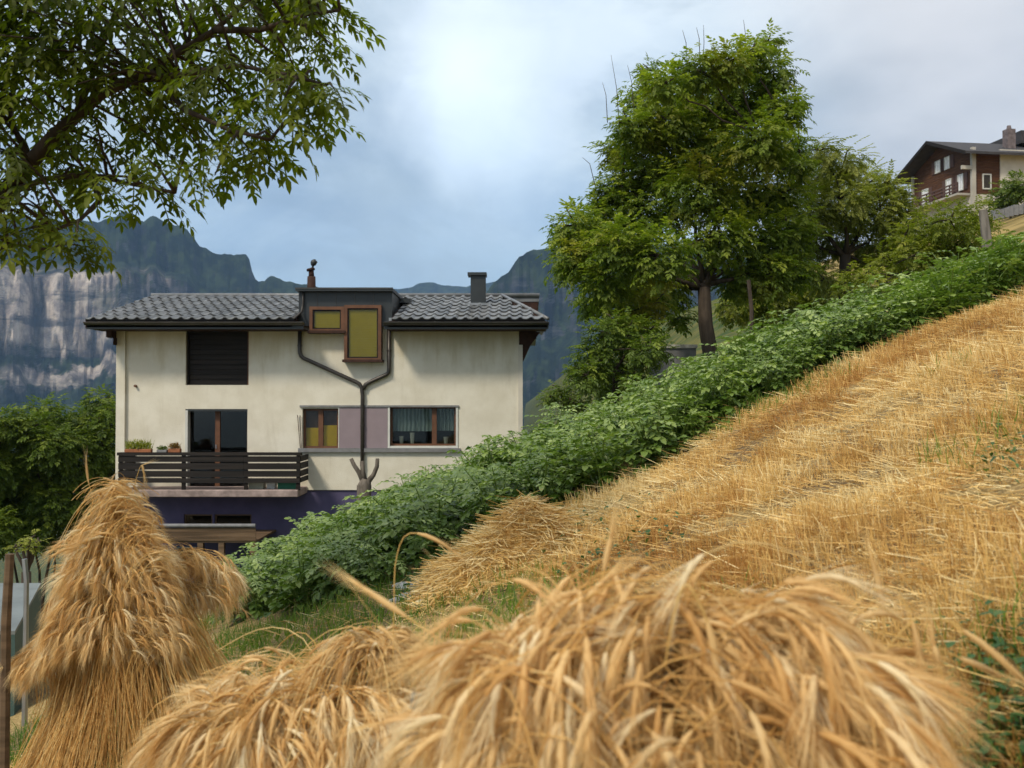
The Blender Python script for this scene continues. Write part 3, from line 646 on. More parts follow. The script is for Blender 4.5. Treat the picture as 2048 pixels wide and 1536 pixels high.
# pollarded stump in front of the wall
sx_, sy_ = hx(727, 24.4), 24.4; sg = gz(sx_, sy_)
st = empty('pollard_stump', (sx_, sy_, sg), 'pollarded stump with three bare upright arms against the cream wall', 'stump')
tz_ = lambda a, b: P(a, b, 24.4)
part('trunk', tube([(sx_, sy_, sg-.1), (sx_+.02, sy_, (sg+tz_(0, 970).z)/2), tz_(728, 972), tz_(732, 958)], [.2, .17, .19, .12], 9), 'bark_grey', st, True)
for L_ in ([(728, 966), (718, 945), (708, 930), (702, 917)], [(730, 965), (726, 945), (724, 922)], [(734, 966), (747, 950), (754, 933), (755, 917)]):
    part('branch', tube([tz_(*q) for q in L_], [.08, .06, .055, .05][:len(L_)], 8), 'bark_grey', st, True)
# ------------------------------------------------------------------ chalet on the hill
CH_AZ = math.atan2(.136, 1)                                          # gable runs away from the camera, slightly to the left
ca = Vector((38.45, 79.0, 0)); ch_z = 16.2
chal = empty('chalet', (ca.x, ca.y, ch_z), 'brown timber chalet with balcony high on the hillside', 'chalet', None, -CH_AZ*0+math.atan2(.136, 1))
# local frame: +x along the eaves (to the right), +y along the gable (away)
GW, LN, HE, HR = 9.0, 11.0, 4.5, 6.35
def cp(name, v, mat, parent=None, **k):
    o = link(name, to_mesh(name, vjoin(v) if isinstance(v, list) else v, mat), parent or chal); return o
cp('base_wall', [bxv(.02, 2.5, .02, GW-.02, -3, 1.0)], 'chalet_plaster')
lz = np.arange(1.0, HE-.01, .21)
for i, z in enumerate(lz):
    o_ = .012*(i % 2)
    cp('log', [bxv(-o_, .2, 0, GW, z+.004, z+.206), bxv(.2, 2.45, -o_, .2, z+.004, z+.206)], 'log_wood')
for i in range(9):
    z = HE+.01+i*.205; w_ = (HR-z)/(HR-HE)*GW/2
    if w_ > .3: cp('log', bxv(-.012*(i % 2), .2, GW/2-w_, GW/2+w_, z, z+.2), 'log_wood')
cp('side_wall', bxv(2.451, LN, -.1, .15, -3, HE+.3), 'chalet_plaster')
cp('rear_wall', [bxv(LN-.2, LN, .151, GW, -3, HE), bxv(.201, LN-.201, GW-.2, GW-.001, -3, HE)], 'chalet_plaster')
cp('corner_post', bxv(-.22, .12, -.3, .0-.013, -.5, HE+.35), 'chalet_post'); cp('corner_post', bxv(-.15, .0-.013, GW-.25, GW+.05, -3, HE), 'chalet_post')
cp('beam_end', bxv(-1.1, -.22, -.25, -.05, 3.0, 3.3), 'chalet_post')
ov, oe = 1.35, 1.1
for s in (-1, 1):
    y0 = GW/2; y1 = -oe if s < 0 else GW+oe; z1 = HE-(HR-HE)/(GW/2)*oe
    A = [(-ov, y1, z1), (LN+.8, y1, z1), (LN+.8, y0, HR), (-ov, y0, HR)]
    v = variant([(a, b, c+.02) for a, b, c in A]+[(a, b, c+.24) for a, b, c in A], BOXF if s < 0 else BOXF)
    rf = cp('roof', v, 'chalet_roof')
    B = [(-ov-.06, y1, z1-.05), (-ov-.002, y1, z1-.05), (-ov-.002, y0, HR-.05), (-ov-.06, y0, HR-.05)]
    cp('barge_board', variant(B+[(a, b, c+.3) for a, b, c in B], BOXF), 'dark_wood')
ck = cp('chimney', bxv(4.35, 5.1, 1.6, 2.3, HE, HR+.75), 'chimney_brick'); cp('chimney_pot', tube([(4.72, 1.95, HR+.75), (4.72, 1.95, HR+1.1)], [.22, .15], 8), 'chimney_brick', ck)
cp('rear_roof', [bxv(6.2, 14, 2.4, 7, HR-.2, HR+.9)], 'chalet_roof')
def chwin(y0, y1, z0, z1, n):
    w = cp('window', [bxv(-.10, -.013, y0, y0+.07, z0, z1), bxv(-.10, -.013, y1-.07, y1, z0, z1), bxv(-.1, -.013, y0+.07, y1-.07, z0, z0+.07), bxv(-.1, -.013, y0+.07, y1-.07, z1-.07, z1)], 'white_frame')
    for k in range(n):
        a = y0+.07+(y1-y0-.14)*k/n; b = y0+.07+(y1-y0-.14)*(k+1)/n
        cp('pane', bxv(-.06, -.014, a+.03, b-.03, z0+.07, z1-.07), 'curtain_white', w)
    for a, b in ((y0-.55, y0-.05), (y1+.05, y1+.55)): cp('shutter', bxv(-.07, -.013, a, b, z0, z1), 'shutter', w)
chwin(3.1, 3.9, 3.9, 5.0, 2); chwin(4.5, 5.3, 3.9, 5.0, 2)
chwin(1.2, 2.0, 1.6, 3.0, 2); chwin(2.9, 3.7, 1.6, 3.0, 2); chwin(6.4, 7.4, 1.6, 2.9, 2)
w = cp('window', [bxv(.85, .95, -.09, -.013, 1.4, 2.7), bxv(1.55, 1.65, -.09, -.013, 1.4, 2.7), bxv(.95, 1.55, -.09, -.013, 1.4, 1.5), bxv(.95, 1.55, -.09, -.013, 2.6, 2.7)], 'white_frame')
cp('pane', bxv(.95, 1.55, -.04, -.014, 1.5, 2.6), 'room_dark', w)
cp('balcony_slab', bxv(-1.2, -.015, .3, GW-.4, .95, 1.12), 'chalet_post')
for k in range(3): cp('balcony_rail', bxv(-1.2, -1.14, .3, GW-.4, 1.35+k*.28, 1.47+k*.28), 'shutter')
for k in range(8): cp('balcony_post', bxv(-1.13, -1.05, .35+k*1.15, .45+k*1.15, 1.121, 2.05), 'shutter')

# ------------------------------------------------------------------ trees, bushes
def spray_variant(n, L, lw, wid, q=True):
    """a twig-end spray of n leaflet pairs"""
    vs = []
    for i in range(n):
        s = (i+.6)/n
        for sd in (-1, 1):
            a = sd*(1.0-.35*s)+rng.normal()*.12; l = lw*(1-.35*abs(s-.45))
            T = xf(rots(np.array([a]), np.array([rng.uniform(-.1, .5)]), np.array([0.])), np.array([[L*s, 0, -.10*L*s*s]]), l)
            vs.append(vscatter(LEAFQ if q else LEAF1, T))
    T = xf(rots(np.zeros(1), np.array([.25]), np.zeros(1)), np.array([[L, 0, -.1*L]]), lw)
    vs.append(vscatter(LEAFQ if q else LEAF1, T))
    v = vjoin(vs); v.pop('R', None)
    if wid:
        k = len(v['V']); st_ = variant([(0, wid, 0), (0, -wid, 0), (L, -wid*.4, -.1*L), (L, wid*.4, -.1*L)], [(0, 1, 2, 3)]); v = vjoin([v, st_])
    return v
def crown(blobs, per, size, lv, r_exp=.33, flat=.85, jit=.25):
    out = []
    for (c, r) in blobs:
        n = max(12, int(per*r*r)); d = rng.normal(size=(n, 3)); d /= np.linalg.norm(d, axis=1)[:, None]
        rr = rng.random(n)**r_exp*(1+rng.normal(size=n)*jit*.5)
        pos = np.array(c)+d*rr[:, None]*np.array([r, r, r*flat])
        az = np.arctan2(d[:, 1], d[:, 0])+rng.normal(size=n)*.7; tilt = np.pi/2-np.arcsin(np.clip(d[:, 2], -1, 1))*.6-np.pi/2+.35+rng.normal(size=n)*.35
        T = xf(rots(az, tilt, rng.normal(size=n)*.5), pos, rng.uniform(.7, 1.25, n)*size)
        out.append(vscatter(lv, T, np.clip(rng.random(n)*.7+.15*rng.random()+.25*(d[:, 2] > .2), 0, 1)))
    return out
def limb(a, b, r0, r1, bend=.15, n=6):
    a, b = Vector(a), Vector(b); L = (b-a).length; side = Vector((random.uniform(-1, 1), random.uniform(-1, 1), random.uniform(-.2, .8)))*L*bend
    return tube([a.lerp(b, i/n)+side*math.sin(math.pi*i/n)+Vector((random.gauss(0, 1), random.gauss(0, 1), random.gauss(0, 1)))*L*.012 for i in range(n+1)], [r0+(r1-r0)*(i/n)**.8 for i in range(n+1)], 7)
def tree(name, label, base, fork, trunk_r, blobs, per, size, lv, mat, cat='tree', trunk_mat='bark', group=None, extra=None, jit=.25, limbs=True, lean=0, r_exp=.33):
    e = empty(name, tuple(base), label, cat, group)
    base = Vector(base); fork = Vector(fork)
    tr = [tube([base-Vector((0, 0, .3)), base.lerp(fork, .2)+Vector((lean*.3, 0, 0)), base.lerp(fork, .55)+Vector((lean, 0, 0)), fork], [trunk_r*1.25, trunk_r*1.08, trunk_r, trunk_r*.85], 10)]
    if limbs:
        hubs = sorted(blobs, key=lambda b: -b[1])
        mains = []
        for (c, r) in hubs:
            c = Vector(c)
            cand = [(m, (Vector(m)-c).length) for m in mains if (Vector(m)-fork).length < (c-fork).length*.85]
            src = min(cand, key=lambda q: q[1])[0] if cand and random.random() < .88 else fork
            k = max(.25, min(.6, .9*r/2)); 
            tr.append(limb(src, c, trunk_r*(.45 if src is fork else .15), .012, .10)); mains.append(tuple(c))
            for _ in range(3):
                d = Vector((random.gauss(0, 1), random.gauss(0, 1), random.gauss(.2, .8))).normalized()*r*.9
                tr.append(limb(c, c+d, trunk_r*.12+.01, .008, .1, 3))
    part('trunk', tr, trunk_mat, e, True)
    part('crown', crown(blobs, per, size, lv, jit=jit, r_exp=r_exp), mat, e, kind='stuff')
    if extra: extra(e)
    return e
def pxblobs(L_, y, depth=1.8, k=1.0):
    out = []
    for (a, b, r) in L_:
        yy = y+random.uniform(-1, 1)*depth; c = P(a, b, yy); out.append((tuple(c), r/F*yy*k))
    return out
SPR = spray_variant(3, .75, .42, .012)
SPRF = spray_variant(6, 1.0, .26, .012)
# big tree
Yt = 20.0
big = [(1535, 85, 22), (1500, 105, 34), (1460, 130, 42), (1395, 140, 46), (1545, 150, 42), (1330, 165, 34), (1300, 140, 22), (1290, 195, 40), (1480, 190, 62), (1400, 210, 66), (1330, 240, 62), (1560, 220, 40), (1590, 205, 20), (1265, 250, 40), (1240, 300, 36), (1420, 290, 78), (1520, 285, 66), (1570, 300, 40), (1310, 320, 70), (1245, 370, 44), (1210, 400, 30), (1400, 380, 72), (1490, 390, 66), (1560, 390, 52), (1600, 330, 26), (1290, 420, 66), (1200, 450, 48), (1150, 450, 42), (1125, 480, 24), (1240, 490, 56), (1170, 510, 50), (1135, 530, 34), (1320, 510, 60), (1440, 470, 52), (1520, 480, 56), (1580, 460, 46), (1210, 560, 50), (1270, 570, 52), (1190, 600, 32), (1300, 610, 36), (1480, 550, 50), (1540, 550, 48), (1345, 575, 34), (1250, 630, 34), (1390, 545, 28), (1590, 540, 36), (1360, 635, 20)]
tb = P(1425, 668, Yt); tb.z = gz(tb.x, tb.y)
def bare_twigs(e):
    vs = []
    for (a, b, c_, d) in ((1268, 200, 1255, 130), (1240, 240, 1222, 110), (1215, 215, 1205, 165), (1375, 110, 1365, 60), (1400, 100, 1393, 55), (1490, 90, 1487, 40), (1190, 340, 1165, 315), (1405, 120, 1407, 50)):
        part('bare_twig', tube([P(a, b+30, Yt), P((a+c_)/2+2, (b+d)/2, Yt), P(c_, d, Yt)], [.012, .008, .004], 4), 'bark', e)

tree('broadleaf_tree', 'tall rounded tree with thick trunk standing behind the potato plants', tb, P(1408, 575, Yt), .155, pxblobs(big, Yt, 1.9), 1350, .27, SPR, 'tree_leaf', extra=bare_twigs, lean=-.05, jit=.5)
# feathery tree to its right
Yf = 23.0
fe = [(1640, 300, 30), (1690, 320, 36), (1640, 350, 44), (1730, 370, 44), (1680, 400, 54), (1620, 420, 42), (1760, 420, 48), (1800, 430, 34), (1600, 480, 42), (1660, 470, 50), (1740, 480, 54), (1800, 490, 36), (1570, 530, 30), (1620, 540, 36), (1790, 380, 28), (1770, 365, 20), (1730, 530, 24), (1650, 560, 24)]
fb = P(1690, 590, Yf); fb.z = gz(fb.x, fb.y)
tree('feathery_tree', 'smaller feathery tree with drooping light green sprays beside the tall tree', fb, P(1690, 510, Yf), .15, pxblobs(fe, Yf, 1.5), 900, .34, SPRF, 'feather_leaf')
# bushes
def bush(name, label, L_, y, per, size, lv, mat, depth=1.0, group=None, base=None):
    bl = pxblobs(L_, y, depth); bx_, by_ = np.mean([b[0][0] for b in bl]), y
    b = Vector((bx_, by_, gz(bx_, by_))); zc = np.mean([q[0][2] for q in bl])
    return tree(name, label, b, (bx_, by_, max(b.z+.2, min(zc-.3, b.z+1.2))), .06, bl, per, size, lv, mat, 'bush', group=group)
bush('round_bush', 'dark green rounded bush below the tall tree at the edge of the potatoes', [(1210, 665, 36), (1260, 670, 44), (1190, 710, 40), (1240, 720, 52), (1295, 700, 38), (1175, 750, 34), (1225, 765, 40), (1300, 660, 26), (1270, 755, 34), (1225, 640, 20), (1150, 740, 16)], 17.5, 1700, .2, SPR, 'bush_leaf', .7)
bush('small_bush', 'small low bush between the rounded bush and the house', [(1120, 780, 22), (1100, 795, 18), (1140, 800, 22), (1160, 810, 20)], 17.5, 2200, .16, SPR, 'bush_leaf', .4)
bush('yellow_shrub', 'bright yellow green shrub behind the trunk of the tall tree', [(1500, 590, 40), (1550, 600, 44), (1470, 615, 34), (1590, 590, 36), (1630, 600, 34), (1530, 640, 40), (1660, 590, 30)], 27, 1000, .26, SPR, 'yellow_bush_leaf', 1.2)
bush('hillside_shrub', 'sprawling yellow green shrub on the slope below the chalet', [(1860, 450, 44), (1900, 440, 44), (1950, 430, 36), (1880, 490, 50), (1930, 480, 46), (1830, 510, 44), (1780, 530, 40), (1970, 460, 30), (1730, 550, 34), (1900, 520, 50), (1850, 540, 44), (1960, 500, 30), (1810, 470, 30), (1700, 570, 30), (1760, 570, 30)], 17, 1500, .17, SPR, 'yellow_bush_leaf', 1.0)
bush('hedge_bush', 'dark rounded bush beside the chalet wall', [(2015, 385, 26), (2045, 370, 30), (1995, 400, 16), (2080, 380, 34)], 60, 320, .5, SPR, 'bush_leaf', 2)
# dense trees left of the house
lt1 = [(200, 800, 26), (185, 840, 36), (215, 850, 30), (160, 860, 40), (205, 890, 40), (225, 930, 40), (150, 920, 50), (200, 970, 50), (150, 1000, 50), (230, 1020, 46), (190, 1050, 44), (225, 820, 18)]
lt2 = [(85, 830, 34), (115, 845, 34), (60, 860, 40), (110, 890, 46), (40, 900, 46), (80, 940, 54), (20, 960, 50), (110, 990, 52), (50, 1020, 54), (100, 1050, 50), (10, 1040, 50)]
lt3 = [(10, 850, 34), (-30, 870, 44), (-80, 860, 54), (-60, 930, 60), (-10, 940, 50), (-120, 950, 60), (-60, 1010, 60), (-20, 1060, 50)]
for L_, y, lab in ((lt1, 30, 'dense leafy tree touching the left corner of the house'), (lt2, 29, 'dense rounded tree between the two other leafy trees'), (lt3, 27.5, 'dense spreading tree above the grey cold frame')):
    bl = pxblobs(L_, y, 1.3, 1.05); x = np.mean([b[0][0] for b in bl]); g = gz(x, y)
    tree('leafy_tree', lab, (x, y, g), (x, y, g+1.0), .16, bl, 800, .32, SPR, 'bush_leaf', group='trees left of the house')
# ------------------------------------------------------------------ potato strip
near = [hit(a, b) for a, b in ((560, 1238), (780, 1165), (1000, 1072), (1200, 988), (1400, 880), (1600, 765), (1800, 672), (2048, 578), (2250, 480))]
NX = np.array([p.x for p in near]); NY = np.array([p.y for p in near])
print('NEAR', [(round(p.x, 2), round(p.y, 2)) for p in near])
FX = np.array([-3.2, -1.5, 0, 1.5, 3, 4.5, 6, 8]); FY = np.array([9.7, 9.9, 10.0, 9.9, 9.7, 9.7, 9.9, 10.2])
def compound(n, L, lw, width, term=1.25):
    vs = []
    for i in range(n):
        s = .30+.62*i/max(1, n-1)
        for sd in (-1, 1):
            T = xf(rots(np.array([sd*(1.15-.3*s)+rng.normal()*.1]), np.array([rng.uniform(.0, .4)]), np.zeros(1)), np.array([[L*s, 0, .18*L*s-.42*L*s*s]]), lw*(.75+.35*s))
            vs.append(vscatter(width, T))
    vs.append(vscatter(width, xf(rots(np.zeros(1), np.array([.55]), np.zeros(1)), np.array([[L*.95, 0, .18*L*.95-.42*L*.9]]), lw*term)))
    v = vjoin(vs); v.pop('R')
    ps = [(L*s, .18*L*s-.42*L*s*s) for s in (0, .35, .7, .97)]; w_ = .004
    V = [(a, w_, b) for a, b in ps]+[(a, -w_, b) for a, b in ps]
    return vjoin([v, variant(V, [(i, i+1, 5+i, 4+i) for i in range(3)])])
PLF = leaflet(.62, .14, .18)
pleaf = [compound(3, .19, .062, PLF), compound(2, .16, .060, PLF), compound(3, .17, .056, PLF)]
def potato_variant():
    vs = []
    for k in range(9):                                                # leaning haulms, leaves all the way up
        az = 2*math.pi*(k+random.random())/9; lean = random.uniform(.1, .75); H = random.uniform(.30, .46)
        m = 10
        for i in range(m):
            s = (i+1.0)/m; z = H*s*math.cos(lean*s); r_ = H*s*math.sin(lean)*.95
            pos = np.array([[math.cos(az)*r_, math.sin(az)*r_, z]])
            a2 = az+i*2.4+random.gauss(0, .3)
            T = xf(rots(np.array([a2]), np.array([random.uniform(-.45, .25)-.15*s]), np.zeros(1)), pos, random.uniform(.7, 1.1)*(1.1-.3*s))
            vs.append(vscatter(pleaf[i % 3], T, np.array([min(1, max(0, random.gauss(.25+.45*s, .2)))])))  # shade painted by leaf tone: dark low on the haulm, lit pale on top
        st_ = tube([(0, 0, -.03), (math.cos(az)*H*math.sin(lean)*.5, math.sin(az)*H*math.sin(lean)*.5, H*.5), (math.cos(az)*H*math.sin(lean), math.sin(az)*H*math.sin(lean), H*math.cos(lean))], [.007, .006, .003], 4)
        st_['R'] = np.full(len(st_['V']), .5); vs.append(st_)
    return vjoin(vs)
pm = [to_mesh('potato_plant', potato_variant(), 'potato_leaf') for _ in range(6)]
cnt = 0
row = 0
xs_ = np.arange(-2.3, 7.6, .36)
for x in xs_:
    y0 = np.interp(x, NX, NY)+.10; y1 = np.interp(x, FX, FY)
    if x < -1.55: y0 += (-1.55-x)*.9
    m = max(2, int(round((y1-y0)/.36)))
    for j in range(m+1):
        xx = x+random.gauss(0, .06); yy = y0+(y1-y0)*j/m+random.gauss(0, .05)
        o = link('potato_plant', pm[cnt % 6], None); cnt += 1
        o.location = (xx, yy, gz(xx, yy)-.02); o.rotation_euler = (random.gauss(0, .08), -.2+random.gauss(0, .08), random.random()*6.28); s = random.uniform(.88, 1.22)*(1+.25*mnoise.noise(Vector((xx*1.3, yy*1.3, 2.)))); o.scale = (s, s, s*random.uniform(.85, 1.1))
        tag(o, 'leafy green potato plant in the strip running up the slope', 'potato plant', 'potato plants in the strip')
print('potatoes', cnt)

# ------------------------------------------------------------------ stubble, loose straw, grass
def in_potato(x, y, m=0.): return (y > np.interp(x, NX, NY)-m) & (x > -2.5)
def field(n, x0, x1, y0, y1, dens=None):
    u = rng.random(n); y = np.where(rng.random(n) < .5, y0+(y1-y0)*u, y0*(y1/y0)**u); x = rng.uniform(x0, x1, n); w_ = .95*y+.6; x = np.where((x1 > 4) & (rng.random(n) < .5), rng.uniform(np.maximum(x0, -w_), np.minimum(x1, w_)), x)
    return x, y
def cull(x, y, pad=140, padr=900):
    px = CX+F*x/np.maximum(y, .3); return (px > -pad) & (px < 2048+padr)
def fn(x, y, s, o=0.):
    return np.array([mnoise.noise(Vector((a*s+o, b*s, o))) for a, b in zip(x, y)])
BL1 = variant([(-.5, 0, 0), (.5, 0, 0), (.35, 0, 1), (-.35, 0, 1)], [(0, 1, 2, 3)])
def blades(x, y, tilt, az, length, width, curve=None):
    n = len(x); z = ground(x, y); Rm = rots(az, tilt, rng.random(n)*6.28)
    S = np.stack([width, width, length], 1); T = np.zeros((n, 3, 4)); T[:, :, :3] = Rm*S[:, None, :]; T[:, :, 3] = np.stack([x, y, z], 1); return T
# stubble: rooted tufts in rough rows that follow the slope, matted straw between them
glim = lambda y: np.clip(.10-.24*(y-4.4), -.6, .12)
def straw_ok(x, y, edge):
    gm = fn(x, y, 1.1, 3.); return cull(x, y) & ~in_potato(x, y, edge) & (x > glim(y)+.05+.5*gm) & (gm < .40+.35*rng.random(len(x)))
x, y = field(33000, -.9, 8.2, 1.2, 9.6); y = np.round(y/.13)*.13+rng.normal(0, .045, len(y)); k = straw_ok(x, y, .16) & (fn(x, y, 2.6, 21.) < .12+.3*rng.random(len(x))); x, y = x[k], y[k]
m = 9; n = len(x)*m; tx_, ty_ = np.repeat(x, m)+rng.normal(0, .014, n), np.repeat(y, m)+rng.normal(0, .014, n)
lean = np.repeat(np.pi+rng.normal(0, .8, len(x)), m); hh_ = np.repeat(rng.uniform(.045, .10, len(x)), m)*(1+.8*fn(x, y, 1.3, 31.).repeat(m))
T1 = blades(tx_, ty_, np.abs(rng.normal(.30, .22, n)), lean+rng.normal(0, .9, n), hh_*rng.uniform(.6, 1.2, n), rng.uniform(.0018, .0030, n)*(1+.07*ty_)); T1[:, 2, 3] -= .012
pal = np.clip(np.repeat(.46+.8*fn(x, y, .8, 9.)+.55*fn(x, y, 3.1, 19.), m)+rng.normal(0, .2, n), 0, 1)
link('straw_stubble', to_mesh('straw_stubble', vscatter(BL1, T1, pal), 'straw'), None, 'stuff')
tag(bpy.data.objects['straw_stubble'], 'golden stubble in rough rows on the harvested slope', 'stubble')
x, y = field(120000, -.9, 8.2, 1.2, 9.6); k = straw_ok(x, y, .05) & (fn(x, y, 2.6, 21.) < .5+.4*rng.random(len(x))); x, y = x[k], y[k]; n = len(x)
lie = 2.9+1.6*fn(x, y, 1.7, 41.); T2 = blades(x, y, rng.normal(1.44, .10, n), lie+rng.normal(0, 1.3, n)+np.pi*(rng.random(n) < .5), rng.uniform(.03, .15, n)*np.where(rng.random(n) < .06, 1.9, 1), rng.uniform(.0018, .0032, n)*(1+.07*y))
T2[:, 2, 3] += rng.uniform(0, .035, n)
pal = np.clip(.52+.7*fn(x, y, .8, 9.)+.5*fn(x, y, 4.5, 29.)+rng.normal(0, .24, n), 0, 1)
o = link('loose_straw', to_mesh('loose_straw', vscatter(BL1, T2, pal), 'straw'), None, 'stuff'); tag(o, 'matted loose straw lying between the stubble rows', 'straw')
x, y = field(5200, -3.2, 1.2, 2.2, 8.4); k = cull(x, y) & ~in_potato(x, y, .02); x, y = x[k], y[k]; n = len(x); k = (fn(x, y, 1.5, 51.) > -.05) | (rng.random(n) < .2); x, y = x[k], y[k]; n = len(x)
T2 = blades(x, y, rng.normal(1.40, .14, n), rng.random(n)*6.28, rng.uniform(.04, .2, n), rng.uniform(.002, .0034, n)*(1+.07*y)); T2[:, 2, 3] += rng.uniform(.02, .08, n)
o = link('scattered_straw', to_mesh('scattered_straw', vscatter(BL1, T2), 'straw'), None, 'stuff'); tag(o, 'scattered straw lying on the green grass between the sheaves', 'straw')
# straw heap at the foot of the potatoes
hp = hit(985, 1150); hz0 = gz(hp.x, hp.y)
def heap_z(x, y):
    u_, v_ = (x-hp.x-.05)/.50, (y-hp.y-.12)/.36; r2 = u_*u_+v_*v_
    return ground(x, y)+.24*np.maximum(0, 1-r2)**.8*(1+.35*np.sin(x*11+1)*np.cos(y*9))
a_ = np.linspace(0, 6.2832, 33)[:-1]; hv = []
for f_ in np.linspace(0, 1, 9): hv += [(hp.x+.05+.5*f_*math.cos(q), hp.y+.12+.36*f_*math.sin(q)) for q in a_]
hv = np.array(hv); hz_ = heap_z(hv[:, 0], hv[:, 1])-.03+.02*np.array([mnoise.noise(Vector((q*9, w*9, 1.))) for q, w in hv])
mound = variant(np.column_stack([hv, hz_]), [(f_*32+q, f_*32+(q+1) % 32, f_*32+32+(q+1) % 32, f_*32+32+q) for f_ in range(8) for q in range(32)]); mound['R'] = np.full(len(mound['V']), .35)
n = 7000; aa = rng.random(n)*6.283; rr = rng.random(n)**.5*1.08
px_ = hp.x+.05+.5*rr*np.cos(aa); py_ = hp.y+.12+.36*rr*np.sin(aa); pz_ = heap_z(px_, py_)+rng.uniform(-.02, .04, n)
down = np.arctan2((py_-hp.y-.12)*1.4, px_-hp.x-.05)
T = xf(rots(down+rng.normal(0, 1.6, n), 1.57+.45*np.minimum(rr, 1)*np.where(rng.random(n) < .5, 1, .2)+rng.normal(0, .22, n), rng.random(n)*6.28), np.stack([px_, py_, pz_], 1))
T[:, :, :3] *= np.stack([np.full(n, .0048), np.full(n, .0048), rng.uniform(.05, .17, n)], 1)[:, None, :]
o = link('straw_heap', to_mesh('straw_heap', vjoin([mound, vscatter(BL1, T, np.clip(rng.normal(.62, .28, n), 0, 1))]), 'straw')); tag(o, 'small heap of loose straw beside the potato strip', 'straw heap')
# green grass between the sheaves, weeds in the stubble
x, y = field(70000, -3.6, 5.2, 1.4, 8.6); k = cull(x, y) & ~in_potato(x, y, -.05); x, y = x[k], y[k]
g1 = fn(x, y, 1.3, 1.); g2 = fn(x, y, .9, 5.); L_ = glim(y)
keep = ((x < L_+.5*g1+.05) & (rng.random(len(x)) < .95)) | ((g2 > .24) & (rng.random(len(x)) < .45)) | ((y > np.interp(x, NX, NY)-.22) & (rng.random(len(x)) < .55)) | ((x > .72) & (x < 1.6) & (y < 2.5) & (rng.random(len(x)) < .5))
x, y = x[keep], y[keep]; n = len(x)
GB = variant([(-.5, 0, 0), (.5, 0, 0), (.38, .10, .5), (-.38, .10, .5), (0, .42, .95)], [(0, 1, 2, 3), (3, 2, 4)])
T = blades(x, y, np.abs(rng.normal(.3, .25, n)), rng.random(n)*6.28, rng.uniform(.05, .17, n), rng.uniform(.003, .0055, n)*(1+.06*y))
T[:, :, 1] *= (rng.uniform(12, 30, n))[:, None]
link('grass', to_mesh('grass', vscatter(GB, T, np.clip(rng.normal(.5, .25, n)+.3*fn(x, y, 1.1, 2.), 0, 1)), 'grass'), None, 'stuff')
tag(bpy.data.objects['grass'], 'short green grass and weeds between sheaves and potatoes', 'grass')
vs = []
for (cx_, cy_, m, sp, mat_) in [(1.02, 1.98, 620, .17, 0), (1.16, 2.2, 420, .15, 0), (.92, 1.8, 300, .12, 0), (.55, 4.6, 120, .16, 0), (.35, 5.6, 160, .2, 0), (1.9, 3.6, 90, .13, 0), (2.6, 4.4, 90, .14, 0), (-.55, 6.3, 200, .2, 0)]:
    xx = cx_+rng.normal(0, sp, m); yy = cy_+rng.normal(0, sp, m); zz_ = ground(xx, yy)+rng.uniform(.01, .10, m)
    vs.append(vscatter(PLF, xf(rots(rng.random(m)*6.28, rng.normal(.1, .4, m)), np.stack([xx, yy, zz_], 1), rng.uniform(.02, .045, m))))
o = link('weeds', to_mesh('weeds', vjoin(vs), 'weed_leaf'), None, 'stuff'); tag(o, 'low broad leaved weeds growing through the stubble', 'weeds')
# pale stones
for i, (a, b, s) in enumerate(((815, 1178, .07), (838, 1172, .05), (825, 1195, .06), (800, 1205, .05), (850, 1212, .06), (780, 1213, .04), (862, 1196, .035))):
    p = hit(a, b); bm = bmesh.new(); bmesh.ops.create_icosphere(bm, subdivisions=2, radius=s)
    for v_ in bm.verts: v_.co = Vector((v_.co.x*1.5, v_.co.y, v_.co.z*.45))*(1+.35*mnoise.noise(v_.co*14+Vector((i*3, 0, 0))))
    me = bpy.data.meshes.new('stone'); bm.to_mesh(me); bm.free(); me.materials.append(MATS['rock_pale'])
    o = link('stone', me, None, None, (p.x, p.y, gz(p.x, p.y)+s*.2)); o.rotation_euler = (0, 0, i*1.3)
    tag(o, 'flat pale stone at the foot of the straw heap', 'stone', 'pale stones by the straw heap')

